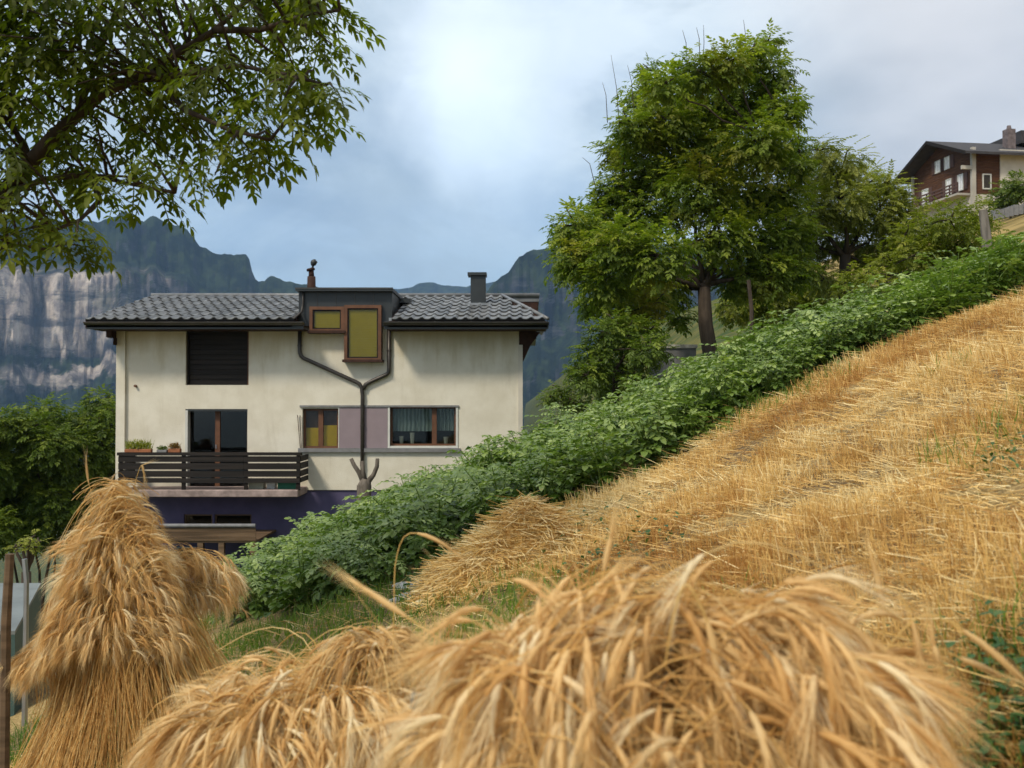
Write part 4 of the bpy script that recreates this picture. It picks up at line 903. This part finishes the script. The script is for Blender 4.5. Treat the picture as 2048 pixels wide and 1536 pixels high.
# ------------------------------------------------------------------ barley stalks and sheaves
def stalk(L, th0, th1, pw, ear=.09, awn=.13, na=18, rs=.0017, side=0., seg=7, eseg=8, er=.0052):
    """stem from the origin along +z bending towards +x; then the ear with its awns, continuing the bend to angle th1"""
    pts = [np.zeros(3)]; N = seg+eseg; tot = L+ear; ths = []
    for i in range(N):
        ds = L/seg if i < seg else ear/eseg; s = (i+.5)/N
        s_abs = (L*(i+.5)/seg if i < seg else L+ear*(i-seg+.5)/eseg)/tot
        th = th0+(th1-th0)*s_abs**pw; ths.append(th)
        pts.append(pts[-1]+ds*np.array([math.sin(th), side*s_abs*.4, math.cos(th)]))
    vs = [tube(pts[:seg+1], [rs]*(seg+1), 3, False)]
    rad = [er*.5, er, er*1.05, er*.8, er*.35]; rad = np.interp(np.linspace(0, 4, eseg+1), range(5), rad)*np.array([1.0 if q % 2 else .72 for q in range(eseg+1)])
    ev = tube(pts[seg:], list(rad), 5, False); ev['M'][:] = 1; vs.append(ev)
    AV, AF = [], []
    for k in range(na):
        t_ = seg+eseg*(k+.5)/na*.98; i = int(t_); f = t_-i; b = pts[i]*(1-f)+pts[min(i+1, N)]*f
        th = ths[min(i, N-1)]; tg = np.array([math.sin(th), 0, math.cos(th)]); nm = np.array([math.cos(th), 0, -math.sin(th)]); bn = np.array([0, 1., 0])
        a = k*2.4; out = nm*math.cos(a)+bn*math.sin(a)
        l = awn*random.uniform(.75, 1.1); dr = tg+out*random.uniform(.10, .36); dr /= np.linalg.norm(dr)
        mid = b+dr*l*.5; tip = b+dr*l+np.array([0, 0, -.08*l]); w = np.cross(dr, out); w /= np.linalg.norm(w)
        q = len(AV); wv = w*.0008
        AV += [b+out*er*.5-wv, b+out*er*.5+wv, mid+wv*.8, mid-wv*.8, tip]; AF += [(q, q+1, q+2, q+3), (q+3, q+2, q+4)]
    if na: vs.append(variant(AV, AF, [1]*len(AF)))
    return vjoin(vs)
def apexed(v):
    i = np.argmax(v['V'][:, 2]); v['V'] = v['V']-v['V'][i]; return v
SV_DROOP = [apexed(stalk(random.uniform(.40, .56), random.uniform(.0, .15), random.uniform(2.5, 3.15), random.uniform(1.7, 2.6), ear=random.uniform(.085, .12), awn=random.uniform(.09, .14), na=30, er=.0078, side=random.uniform(-.5, .5))) for _ in range(12)]
SV_UP = [apexed(stalk(random.uniform(.42, .6), random.uniform(.0, .1), random.uniform(1.3, 2.4), random.uniform(3.0, 5), na=30, er=.0075, side=random.uniform(-.4, .4))) for _ in range(6)]
SV_CURL = [apexed(stalk(random.uniform(.15, .25), random.uniform(.1, .4), random.uniform(1.7, 2.5), random.uniform(1.1, 1.7), ear=.095, awn=.09, na=26, er=.0075, side=random.uniform(-.4, .4))) for _ in range(8)]
SV_STEM = [stalk(1.0, 0, random.uniform(-.15, .25), 1.5, na=0, ear=.02, er=.002) for _ in range(4)]
def cull_v(v): return v
def sheaf(name, label, base, sets, nobj=300, mats=('straw', 'barley_ear')):
    """sets: list of (variants, T array, first) ; the first ones become parts of their own, the rest one joined part"""
    e = empty(name, tuple(base), label, 'sheaf', 'barley sheaves')
    joined = []; left = nobj
    for variants, T, single in sets:
        T = T.copy(); T[:, :, 3] -= np.array(base); idx = rng.integers(0, len(variants), len(T))
        if single and left > 0:
            meshes = [to_mesh('barley_stalk', v, list(mats), True, r=rng.random()) for v in variants]
            m = min(left, single, len(T)); left -= m
            for k in range(m):
                o = link('barley_stalk', meshes[idx[k]], e); o.matrix_local = mat4(T[k])
        else: m = 0
        for q in range(len(variants)):
            sel = np.nonzero(idx[m:] == q)[0]+m
            if len(sel): joined.append(vscatter(variants[q], T[sel], np.clip(rng.normal(.5, .28, len(sel)), 0, 1)))
    link('straw_bundle', to_mesh('straw_bundle', vjoin(joined), list(mats), True), e, 'stuff')
    return e
def ring(n, c, rx, ry, z, hfun, az_jit=.5, tilt=(.1, .3), tilt_out=.5, bias=0., biasdir=-1.57, scale=(.85, 1.15), inner=.5):
    a = rng.random(n)*6.283; r_ = rng.random(n)**inner
    x = c[0]+np.cos(a)*r_*rx; y = c[1]+np.sin(a)*r_*ry; zz_ = z+hfun(r_, a)
    az = np.arctan2(np.sin(a)*r_+bias*math.sin(biasdir), np.cos(a)*r_+bias*math.cos(biasdir))+rng.normal(0, az_jit, n)
    tl = rng.uniform(*tilt, n)+r_*tilt_out
    return xf(rots(az, tl), np.stack([x, y, zz_], 1), rng.uniform(*scale, n))
# (1) large sheaf close by, right: tops of the bent stalks lie on a dome
def dome(pts):
    pts = np.array(pts); return pts
def drape_set(n, pxy, y, dy, jit, tilt, azdir, azj=.5, scale=(.8, 1.1), fall=.0, loft=0.):
    """stalk tops along a chain of picture points at distance y, spread in depth dy; they bow towards azimuth azdir(px)"""
    k = np.array(pxy, float); s = rng.random(n)*(len(k)-1); i = np.minimum(s.astype(int), len(k)-2); f = s-i
    px = k[i, 0]*(1-f)+k[i+1, 0]*f+rng.normal(0, jit, n); py = k[i, 1]*(1-f)+k[i+1, 1]*f+np.abs(rng.normal(0, jit*.8, n))
    yy = y+rng.uniform(-dy, dy, n); py = py+fall*np.abs(yy-y)/max(dy, 1e-6)*60
    lk = np.array([[mnoise.noise(Vector((a*.013*1.8/y, b*.009*1.8/y, q+y))) for q in (0., 7., 13.)] for a, b in zip(px, py)])   # locks of straw that lie together
    py = py+lk[:, 0]*46/y*1.8-np.where(rng.random(n) < .08, rng.random(n)*36/y*1.8, 0)
    py = py-loft*rng.random(n)
    pos = np.array([tuple(P(a, b, c)) for a, b, c in zip(px, py, yy)])
    az = np.array([azdir(a, c-y) for a, c in zip(px, yy)])+rng.normal(0, azj*.7, n)+lk[:, 1]*2.2
    return xf(rots(az, rng.uniform(*tilt, n)*1.0+lk[:, 2]*.9+rng.normal(0, .12, n)), pos, rng.uniform(*scale, n)*(1+.3*lk[:, 0]))
c1 = P(1380, 1300, 1.75); g1_ = gz(c1.x, c1.y)
TOP1 = [(940, 1420), (1010, 1305), (1100, 1235), (1200, 1215), (1350, 1205), (1500, 1210), (1620, 1235), (1650, 1285), (1700, 1375), (1735, 1470)]
out1 = lambda a, d: math.atan2(d*1.4-.14, (a-1370)/900)
sets = []
sets.append((SV_DROOP, drape_set(310, TOP1, 1.62, .14, 26, (-.1, .3), out1, .4), 300))
sets.append((SV_DROOP, drape_set(220, [(p[0], p[1]+10) for p in TOP1], 1.85, .25, 30, (-.1, .35), out1, .9), 0))
sets.append((SV_UP, drape_set(46, TOP1, 1.65, .2, 30, (-.3, .5), out1, 1.0, loft=60), 0))
for dy_, m_ in ((60, 170), (130, 170), (210, 170), (300, 160)):
    sets.append((SV_DROOP, drape_set(m_, [(1370+(p[0]-1370)*(1-dy_*.0004), p[1]+dy_) for p in TOP1], 1.62-dy_*.0006, .12, 34, (-.05, .45), out1, .45), 0))
def base_ring(n, c, rx, ry, sc): 
    a = rng.random(n)*6.283; r_ = rng.random(n)**.5; x = c[0]+np.cos(a)*r_*rx; y = c[1]+np.sin(a)*r_*ry
    return xf(rots(a+rng.normal(0, .8, n), rng.uniform(0, .08, n)+.1*r_), np.stack([x, y, ground(x, y)-.02], 1), rng.uniform(*sc, n))
sets.append((SV_STEM, base_ring(700, c1, .36, .16, (.36, .52)), 0))
n = 150; k_ = drape_set(n, [(p[0], p[1]+60) for p in TOP1], 1.66, .2, 60, (0, 0), out1, .9)
k_[:, :, :3] = rots(np.array([out1(a, 0) for a in rng.uniform(900, 1800, n)])+rng.normal(0, .8, n), rng.uniform(.3, 1.7, n))*rng.uniform(.12, .3, n)[:, None, None]
sets.append((SV_STEM, k_, 0)); sets.append((SV_CURL, drape_set(60, TOP1, 1.62, .15, 26, (-.2, .5), out1, .9, loft=36), 0))
sheaf('barley_sheaf', 'broad golden barley sheaf with large drooping ears, blurred beside the grey stake', (c1.x, c1.y, g1_), sets, mats=('sheaf_straw', 'barley_ear'))
# (2) sheaf in the middle with a small pointed tuft
y2 = 2.75; c2 = P(590, 1400, y2); g2_ = gz(c2.x, c2.y)
TOP2 = [(350, 1510), (390, 1440), (430, 1395), (480, 1370), (540, 1362), (600, 1366), (660, 1360), (720, 1358), (770, 1372), (810, 1410), (835, 1480)]
out2 = lambda a, d: math.atan2(d*1.2-.16, (a-610)/600)
sets = [(SV_DROOP, drape_set(305, TOP2, y2-.1, .14, 16, (-.1, .3), out2, .4, (.75, 1.0)), 300),
        (SV_DROOP, drape_set(300, TOP2, y2+.15, .2, 16, (-.1, .3), out2, .7, (.75, 1.0)), 0)]
for dy_, m_ in ((50, 300), (110, 300), (180, 280)):
    sets.append((SV_DROOP, drape_set(m_, [(610+(p[0]-610)*1.02, p[1]+dy_) for p in TOP2], y2-.12-dy_*.0008, .12, 22, (-.05, .4), out2, .45, (.75, 1.0)), 0))
TUFT = [(690, 1300), (715, 1275), (730, 1252), (745, 1275), (765, 1300)]
sets.append((SV_DROOP, drape_set(90, TUFT, y2-.05, .06, 8, (-.25, .1), lambda a, d: math.atan2(-.3, (a-730)/40), .8, (.6, .9)), 0))
sets.append((SV_UP, drape_set(26, TUFT, y2-.05, .06, 10, (-.1, .3), lambda a, d: (0 if a > 730 else math.pi), .7, (.7, .95), loft=20), 0))
sets.append((SV_UP, drape_set(34, [(770, 1300), (800, 1255), (830, 1250), (850, 1300)], y2, .08, 14, (-.1, .3), lambda a, d: random.choice((0., -.8)), .6, (.7, .95)), 0))
sets.append((SV_UP, drape_set(24, [(330, 1400), (430, 1320), (600, 1305)], y2, .1, 14, (-.1, .3), lambda a, d: math.pi if a < 480 else 0, .6, (.7, .95), loft=30), 0))
sets.append((SV_STEM, base_ring(700, c2, .42, .2, (.45, .6)), 0))
sheaf('barley_sheaf', 'low slumped barley sheaf with a pointed tuft, between two taller sheaves', (c2.x, c2.y, g2_), sets, mats=('sheaf_straw', 'barley_ear'))
# (3) tall shock at the left
yS = 4.9; c3 = P(228, 1300, yS); g3 = gz(c3.x, c3.y)
out3 = lambda a, d: math.atan2(d*1.5-.10, (a-232)/130)
tiers = [([(222, 1000), (232, 985), (248, 982), (262, 1000)], .04, 10, 60, (-.25, .1), 'up'), ([(200, 1050), (218, 1015), (242, 1002), (265, 1030), (282, 1070)], .07, 10, 110, (-.2, .1), 'up'),
         ([(182, 1105), (205, 1065), (240, 1040), (275, 1070), (296, 1115)], .10, 12, 170, (-.2, .15), 'd'), ([(165, 1150), (195, 1110), (240, 1085), (280, 1110), (305, 1150)], .13, 12, 230, (-.15, .2), 'd'),
         ([(148, 1195), (180, 1150), (238, 1130), (285, 1150), (318, 1190)], .16, 14, 260, (-.15, .25), 'd'), ([(120, 1245), (160, 1200), (230, 1178), (290, 1195), (328, 1235)], .19, 14, 260, (-.1, .3), 'd'),
         ([(90, 1300), (130, 1250), (225, 1222), (295, 1240), (335, 1280)], .21, 14, 280, (-.1, .3), 'd'), ([(55, 1335), (85, 1300), (140, 1275), (225, 1262), (295, 1278), (330, 1310)], .22, 14, 300, (-.1, .3), 'd')]
sets = []
for ti, (L_, dy_, jt, m_, tl, kd) in enumerate(tiers):
    sets.append((SV_UP if kd == 'up' else SV_DROOP, drape_set(m_, L_, yS-dy_*.55, dy_*.5, jt, tl, out3, .5, (.62, .88)), 75 if ti < 4 else 0))
    sets.append((SV_DROOP, drape_set(m_//3, L_, yS+dy_*.6, dy_*.4, jt, tl, lambda a, d: math.atan2(.4+d, (a-232)/130), .5, (.62, .88)), 0))
sets.append((SV_DROOP, drape_set(170, [(330, 1135), (380, 1110), (430, 1130), (455, 1170)], yS+.25, .12, 12, (-.1, .4), lambda a, d: -.3, .5, (.62, .88), loft=24), 0))
sets.append((SV_DROOP, drape_set(120, [(330, 1190), (390, 1160), (440, 1185)], yS+.2, .12, 14, (-.1, .4), lambda a, d: -.4, .5, (.62, .88)), 0))
n = 1900; a = rng.random(n)*6.283; r_ = .32+.38*rng.random(n)                # splayed stems standing on the ground
bx_ = c3.x+np.cos(a)*r_*1.05; by_ = c3.y+np.sin(a)*r_*.8
T = xf(rots(a+np.pi+rng.normal(0, .15, n), .95*r_+rng.normal(0, .06, n)), np.stack([bx_, by_, ground(bx_, by_)-.01], 1), rng.uniform(.75, .95, n))
sets.append((SV_STEM, T, 0))
SIL = [(130, 1230), (140, 1130), (150, 1080), (190, 1010), (240, 985), (290, 1030), (320, 1090), (345, 1150)]
sets.append((SV_CURL, drape_set(230, SIL, yS-.08, .15, 12, (-.1, .5), lambda a, d: (0 if a > 232 else math.pi), .8, (.75, 1.05), loft=34), 0))
sets.append((SV_UP, drape_set(26, SIL, yS-.05, .15, 8, (.0, .3), lambda a, d: (0 if a > 228 else math.pi), .7, (.7, 1.0), loft=34), 0))
sheaf('barley_sheaf', 'tall shaggy barley shock standing beside the wooden post', (c3.x, c3.y, g3), sets, mats=('sheaf_straw', 'barley_ear'))
# a few single stalks that stand clear of the sheaves (children of the middle and the large sheaf)
shv = [o for o in bpy.data.objects if o.name.startswith('barley_sheaf')]
def lone(parent, pts, y, er=.006, flip=False):
    pl = [np.array(P(a, b, y)) for a, b in pts]; k = len(pl)
    # resample smoothly
    t_ = np.linspace(0, k-1, 15); cr = []
    for q in t_:
        i = min(int(q), k-2); f = q-i; p0, p1, p2, p3 = pl[max(i-1, 0)], pl[i], pl[i+1], pl[min(i+2, k-1)]
        cr.append(.5*((2*p1)+(-p0+p2)*f+(2*p0-5*p1+4*p2-p3)*f*f+(-p0+3*p1-3*p2+p3)*f**3))
    m = 10; vs = [tube(cr[:m+1], [.0018]*(m+1), 4, False)]; ev = tube(cr[m:], [er*.5, er, er, er*.7, er*.3], 6, False); ev['M'][:] = 1; vs.append(ev)
    AV, AF = [], []
    for j in range(26):
        f = m+4*j/26; i = int(f); b = cr[i]+(cr[min(i+1, 14)]-cr[i])*(f-i); tg = cr[min(i+1, 14)]-cr[i]; tg = tg/np.linalg.norm(tg)
        o_ = rng.normal(size=3); o_ -= tg*o_.dot(tg); o_ /= np.linalg.norm(o_); d_ = tg+o_*.16; w = np.cross(d_, o_)*.001; q = len(AV); l = .10
        AV += [b-w, b+w, b+d_*l+np.array([0, 0, -.008])]; AF += [(q, q+1, q+2)]
    vs.append(variant(AV, AF, [1]*len(AF)))
    part('barley_stalk', vs, ['straw', 'barley_ear'], parent, True)
lone(shv[1], [(786, 1330), (788, 1200), (792, 1120), (812, 1070), (855, 1072), (905, 1100)], 2.6)
lone(shv[1], [(560, 1400), (640, 1330), (720, 1310), (760, 1310)], 2.7)
lone(shv[0], [(1000, 1400), (960, 1345), (880, 1280), (800, 1225), (722, 1172)], 1.6)
lone(shv[0], [(1150, 1400), (1180, 1280), (1195, 1200), (1210, 1130), (1222, 1070)], 1.65)
lone(shv[0], [(1330, 1330), (1350, 1220), (1375, 1170), (1420, 1260), (1440, 1400)], 1.45, .007)
lone(shv[0], [(1100, 1420), (1110, 1300), (1140, 1240), (1180, 1190), (1210, 1160)], 1.55)
lone(shv[0], [(1620, 1400), (1700, 1220), (1780, 1175), (1830, 1260), (1850, 1440)], 1.65)
lone(shv[0], [(1700, 1400), (1780, 1290), (1850, 1230), (1940, 1270), (2060, 1370)], 1.6)
lone(shv[0], [(1680, 1380), (1760, 1300), (1850, 1290), (1930, 1320), (1990, 1345)], 1.65)
lone(shv[0], [(1760, 1500), (1745, 1400), (1765, 1290), (1765, 1210), (1745, 1120)], 1.8)
lone(shv[0], [(1900, 1560), (1905, 1450), (1890, 1380), (1875, 1320), (1868, 1290)], 1.6)
lone(shv[2], [(178, 1100), (180, 1050), (185, 1000), (176, 960), (172, 920)], yS)
lone(shv[2], [(262, 1050), (266, 1000), (272, 960), (283, 930), (288, 950)], yS)

# ------------------------------------------------------------------ stakes, posts, cold frame
def stake(name, label, pts, r, mat='stake_wood', cat='stake', sides=7, group=None):
    e = link(name, None); bpy.data.objects.remove(e)
    b = Vector(pts[0]); v = tube([Vector(p)-b for p in pts], r, sides); v['V'] += 0
    for i in range(len(v['V'])): v['V'][i] += .06*r[0]*np.array([mnoise.noise(Vector(v['V'][i])*30), mnoise.noise(Vector(v['V'][i])*31), 0])
    o = link(name, to_mesh(name, v, mat), None, None, tuple(b)); return tag(o, label, cat, group)
q = P(832, 1480, 1.9); stake('wooden_stake', 'grey weathered stake between the middle and the large sheaf', [(q.x-.01, 1.9, gz(q.x, 1.9)-.1), P(824, 1480, 1.9), P(834, 1388, 1.9)], [.014, .013, .012])
q = P(20, 1300, 4.6); stake('fence_post', 'leaning wooden post in front of the grey cold frame', [(P(10, 1300, 4.6).x, 4.6, gz(q.x, 4.6)-.1), P(12, 1250, 4.6), P(20, 1108, 4.6)], [.024, .023, .02], 'weathered_wood', 'post')
q = P(52, 1130, 7.5); stake('metal_pole', 'thin steel pole behind the cold frame', [(q.x, 7.5, gz(q.x, 7.5)-.1), P(53, 1160, 7.5), P(49, 1118, 7.5)], [.022, .02, .02], 'steel', 'pole')
q = P(1972, 470, 13.5); stake('fence_post', 'thick weathered post standing in the upper potato strip below the chalet', [(q.x+.04, 13.5, gz(q.x, 13.5)-.3), P(1974, 480, 13.5), P(1966, 420, 13.5)], [.075, .07, .06], 'stake_wood', 'post')
q = P(1502, 600, 14); stake('fence_post', 'thin dark post between the tall tree trunk and the yellow green shrub', [(q.x, 14, gz(q.x, 14)-.3), P(1503, 620, 14), P(1497, 560, 14)], [.035, .03, .03], 'bark', 'post')
# grey cold frame
y0_, y1_ = 8.0, 9.6
A = P(82, 1166, y1_); B = P(30, 1262, y0_); z_ = A.z
cf = empty('cold_frame', (B.x-.6, y0_, gz(B.x, y0_)), 'low garden frame with a sloping grey sheet lid', 'cold frame')
lid = [(B.x-1.6, B.y, B.z), (B.x, B.y, B.z), (A.x, A.y, A.z), (A.x-1.6, A.y, A.z)]
part('lid', variant([(a, b, c-.03) for a, b, c in lid]+lid, BOXF), 'sheet_metal', cf)
part('side_panel', variant([(B.x+.0, B.y, gz(B.x, B.y)-.1), (A.x, A.y, gz(A.x, A.y)-.1), (A.x, A.y, A.z-.032), (B.x, B.y, B.z-.032), (B.x-.04, B.y, gz(B.x, B.y)-.1), (A.x-.04, A.y, gz(A.x, A.y)-.1), (A.x-.04, A.y, A.z-.032), (B.x-.04, B.y, B.z-.032)], BOXF), 'sheet_edge', cf)
part('front_panel', bxv(B.x-1.55, B.x-.05, B.y+.03, B.y+.06, gz(B.x-1, B.y)-.2, B.z-.035), 'sheet_edge', cf)
# willow-like shrub left
bush('pale_shrub', 'small pale olive shrub behind the cold frame', [(60, 1078, 16), (75, 1085, 12), (45, 1090, 12), (32, 1095, 9), (62, 1095, 14)], 10.5, 2600, .10, SPR, 'feather_leaf', .15)
# low wall glimpsed under the tall tree
wy = 21.5
lw_ = empty('garden_wall', (P(1350, 690, wy).x, wy, gz(P(1350, 690, wy).x, wy)), 'low pale garden wall glimpsed under the tall tree', 'wall')
part('coping', bxv(P(1300, 690, wy).x, P(1395, 690, wy).x, wy, wy+.4, P(0, 696, wy).z, P(0, 689, wy).z), 'rock_pale', lw_)
part('wall_body', bxv(P(1302, 690, wy).x, P(1393, 690, wy).x, wy+.04, wy+.36, gz(5, wy)-1.5, P(0, 696, wy).z-.002), 'stone_sill', lw_)
# terrace wall beside the chalet
ty = 55
tw = empty('terrace_wall', (P(2020, 415, ty).x, ty, P(2020, 425, ty).z-1), 'grey stone terrace wall on the slope beside the chalet bush', 'wall')
for i in range(9):
    a = 1990+i*9.5
    part('stone', bxv(P(a, 400, ty).x+.01, P(a+9.2, 400, ty).x, ty+.02*(i % 2), ty+.5, P(0, 425-i*2.2, ty).z-.4, P(0, 418-i*2.2+(i*7 % 4), ty).z), 'stone_sill', tw)
# ------------------------------------------------------------------ ash tree whose boughs hang into the picture at the upper left
yA = 4.6
ash_leaf = [compound(4, .26, .075, leaflet(.36, .10, .16)), compound(3, .22, .075, leaflet(.36, .10, .2)), compound(4, .24, .068, leaflet(.34, .12, .12))]
ab = Vector((-4.1, 5.4, 0)); ab.z = gz(ab.x, ab.y)
ash = empty('ash_tree', tuple(ab), 'ash tree with dark pinnate leaves hanging over the left of the scene', 'tree')
LIMBS = [[(-420, 900, 5.6), (-250, 640, 5.2), (-60, 480, 4.8), (30, 360, 4.7), (110, 270, 4.7), (200, 190, 4.6), (300, 140, 4.5), (430, 60, 4.4), (540, -40, 4.4)],
         [(20, 385, 4.7), (90, 358, 4.6), (180, 350, 4.5), (270, 370, 4.4), (350, 385, 4.3)],
         [(60, 320, 4.7), (20, 240, 4.8), (30, 120, 4.9), (60, -20, 5.0)], [(150, 235, 4.65), (190, 140, 4.8), (230, 20, 4.9), (260, -120, 5.0)],
         [(270, 160, 4.5), (360, 150, 4.3), (470, 130, 4.2), (580, 150, 4.1), (650, 170, 4.1)], [(430, 60, 4.4), (520, 60, 4.3), (610, 30, 4.2), (680, 20, 4.2)],
         [(180, 350, 4.5), (200, 400, 4.4), (160, 440, 4.3), (110, 460, 4.3)], [(300, 140, 4.5), (370, 220, 4.3), (460, 260, 4.2), (540, 280, 4.2)], [(-60, 480, 4.8), (-20, 500, 4.5), (40, 490, 4.4), (100, 500, 4.4)],
         [(-250, 640, 5.2), (-330, 350, 5.4), (-300, 60, 5.6), (-200, -200, 5.6)], [(-300, 60, 5.6), (-150, -40, 5.2), (-60, -150, 5.2)]]
tr = [tube([(ab.x, ab.y, ab.z-.2), (ab.x+.05, ab.y, ab.z+1.0), P(-420, 900, 5.6)], [.2, .16, .12], 10)]
LP = []
for k, L_ in enumerate(LIMBS):
    pts_ = [P(*q) for q in L_]; n = len(pts_); r0 = (.062 if k == 0 else .019); tr.append(tube(pts_, [max(.008, r0*(1-.88*i/(n-1))) for i in range(n)], 8))
    for i in range(n-1):
        for f in np.linspace(0, 1, 6)[:-1]: LP.append(pts_[i].lerp(pts_[i+1], f))
    LP.append(pts_[-1])
LPp = LP[12:]
edge = [(-460, 490), (0, 485), (60, 465), (170, 495), (200, 470), (215, 415), (300, 385), (390, 365), (470, 335), (530, 300), (560, 270), (650, 235), (665, 180), (655, 110), (680, 30), (690, -80), (600, -250), (-460, -300)]
def inpoly(x, y, poly):
    c = False; j = len(poly)-1
    for i in range(len(poly)):
        xi, yi = poly[i]; xj, yj = poly[j]
        if (yi > y) != (yj > y) and x < (xj-xi)*(y-yi)/(yj-yi)+xi: c = not c
        j = i
    return c
tips = []
tries = 0
while len(tips) < 300 and tries < 9000:
    tries += 1; a, b = random.uniform(-440, 720), random.uniform(-260, 530)
    if not inpoly(a, b, edge): continue
    if any((a-q[0])**2+(b-q[1])**2 < 33**2 for q in tips): continue
    tips.append((a, b))
for (a, b) in ((665, 90), (670, 180), (650, 235), (550, 280), (510, 315), (480, 340), (330, 390), (185, 480), (160, 490), (680, 20), (600, 225), (430, 350), (100, 470), (20, 475)): tips.append((a, b))
Tl = []
for (a, b) in tips:
    tip = P(a, b, random.uniform(3.9, 5.2)); src = min(LPp, key=lambda q: (q-tip).length+.25*abs(q.y-tip.y)); L_ = (tip-src).length
    mid = src.lerp(tip, .5)+Vector((0, 0, .10*L_)); pts_ = [src, src.lerp(mid, .6), mid, mid.lerp(tip, .55), tip]; tr.append(tube(pts_, [.009, .007, .006, .004, .003], 5))
    for s in np.linspace(.25, 1, max(4, int(L_/.07))):
        i = min(3, int(s*4)); p = pts_[i].lerp(pts_[i+1], s*4-i); tg = (tip-src).normalized()
        for _ in range(2 if s > .6 else 1):
            az = math.atan2(tg.y, tg.x)+random.choice((-1, 1))*random.uniform(.3, 1.3)*(1 if s < .95 else .4); Tl.append(xf(rots(np.array([az]), np.array([random.uniform(.05, .75)]), np.array([random.gauss(0, .3)])), np.array([tuple(p)]), random.uniform(.55, .92))[0])
part('trunk', tr, 'bark', ash, True)
Tl = np.array(Tl); Tl[:, :, 3] -= np.array(ash.location); print('ash leaves', len(Tl))
wp = Tl[:, :, 3]+np.array(ash.location); pxs = CX+F*wp[:, 0]/wp[:, 1]; pys = 800-F*wp[:, 2]/wp[:, 1]
inframe = (pxs > 10) & (pxs < 760) & (pys > 0); score = np.where(inframe, pxs*.5+pys, -1e6); order = np.argsort(-score)
lm = [to_mesh('leaf', v, 'ash_leaf', r=r_) for v in ash_leaf for r_ in (.25, .55, .85)]
for j, k in enumerate(order[:300]):
    o = link('leaf', lm[j % 9], ash); o.matrix_local = mat4(Tl[k])
rest = order[300:]; parts_ = [vscatter(ash_leaf[q], Tl[rest[q::3]]) for q in range(3)]
link('foliage', to_mesh('foliage', vjoin(parts_), 'ash_leaf'), ash, 'stuff')

# ------------------------------------------------------------------ haze: the air of the valley
t = NT('haze'); v_ = t.n('ShaderNodeVolumePrincipled', {'Color': (.38, .62, 1.0), 'Density': HAZE, 'Anisotropy': 0.})
t.t.links.new(v_.outputs[0], t.out.inputs['Volume'])
o = link('haze', to_mesh('haze', bxv(-5600, 5600, -200, 5600, -230, 1100), 'haze'), None, 'stuff'); tag(o, 'pale blue haze filling the valley before the mountains', 'haze')
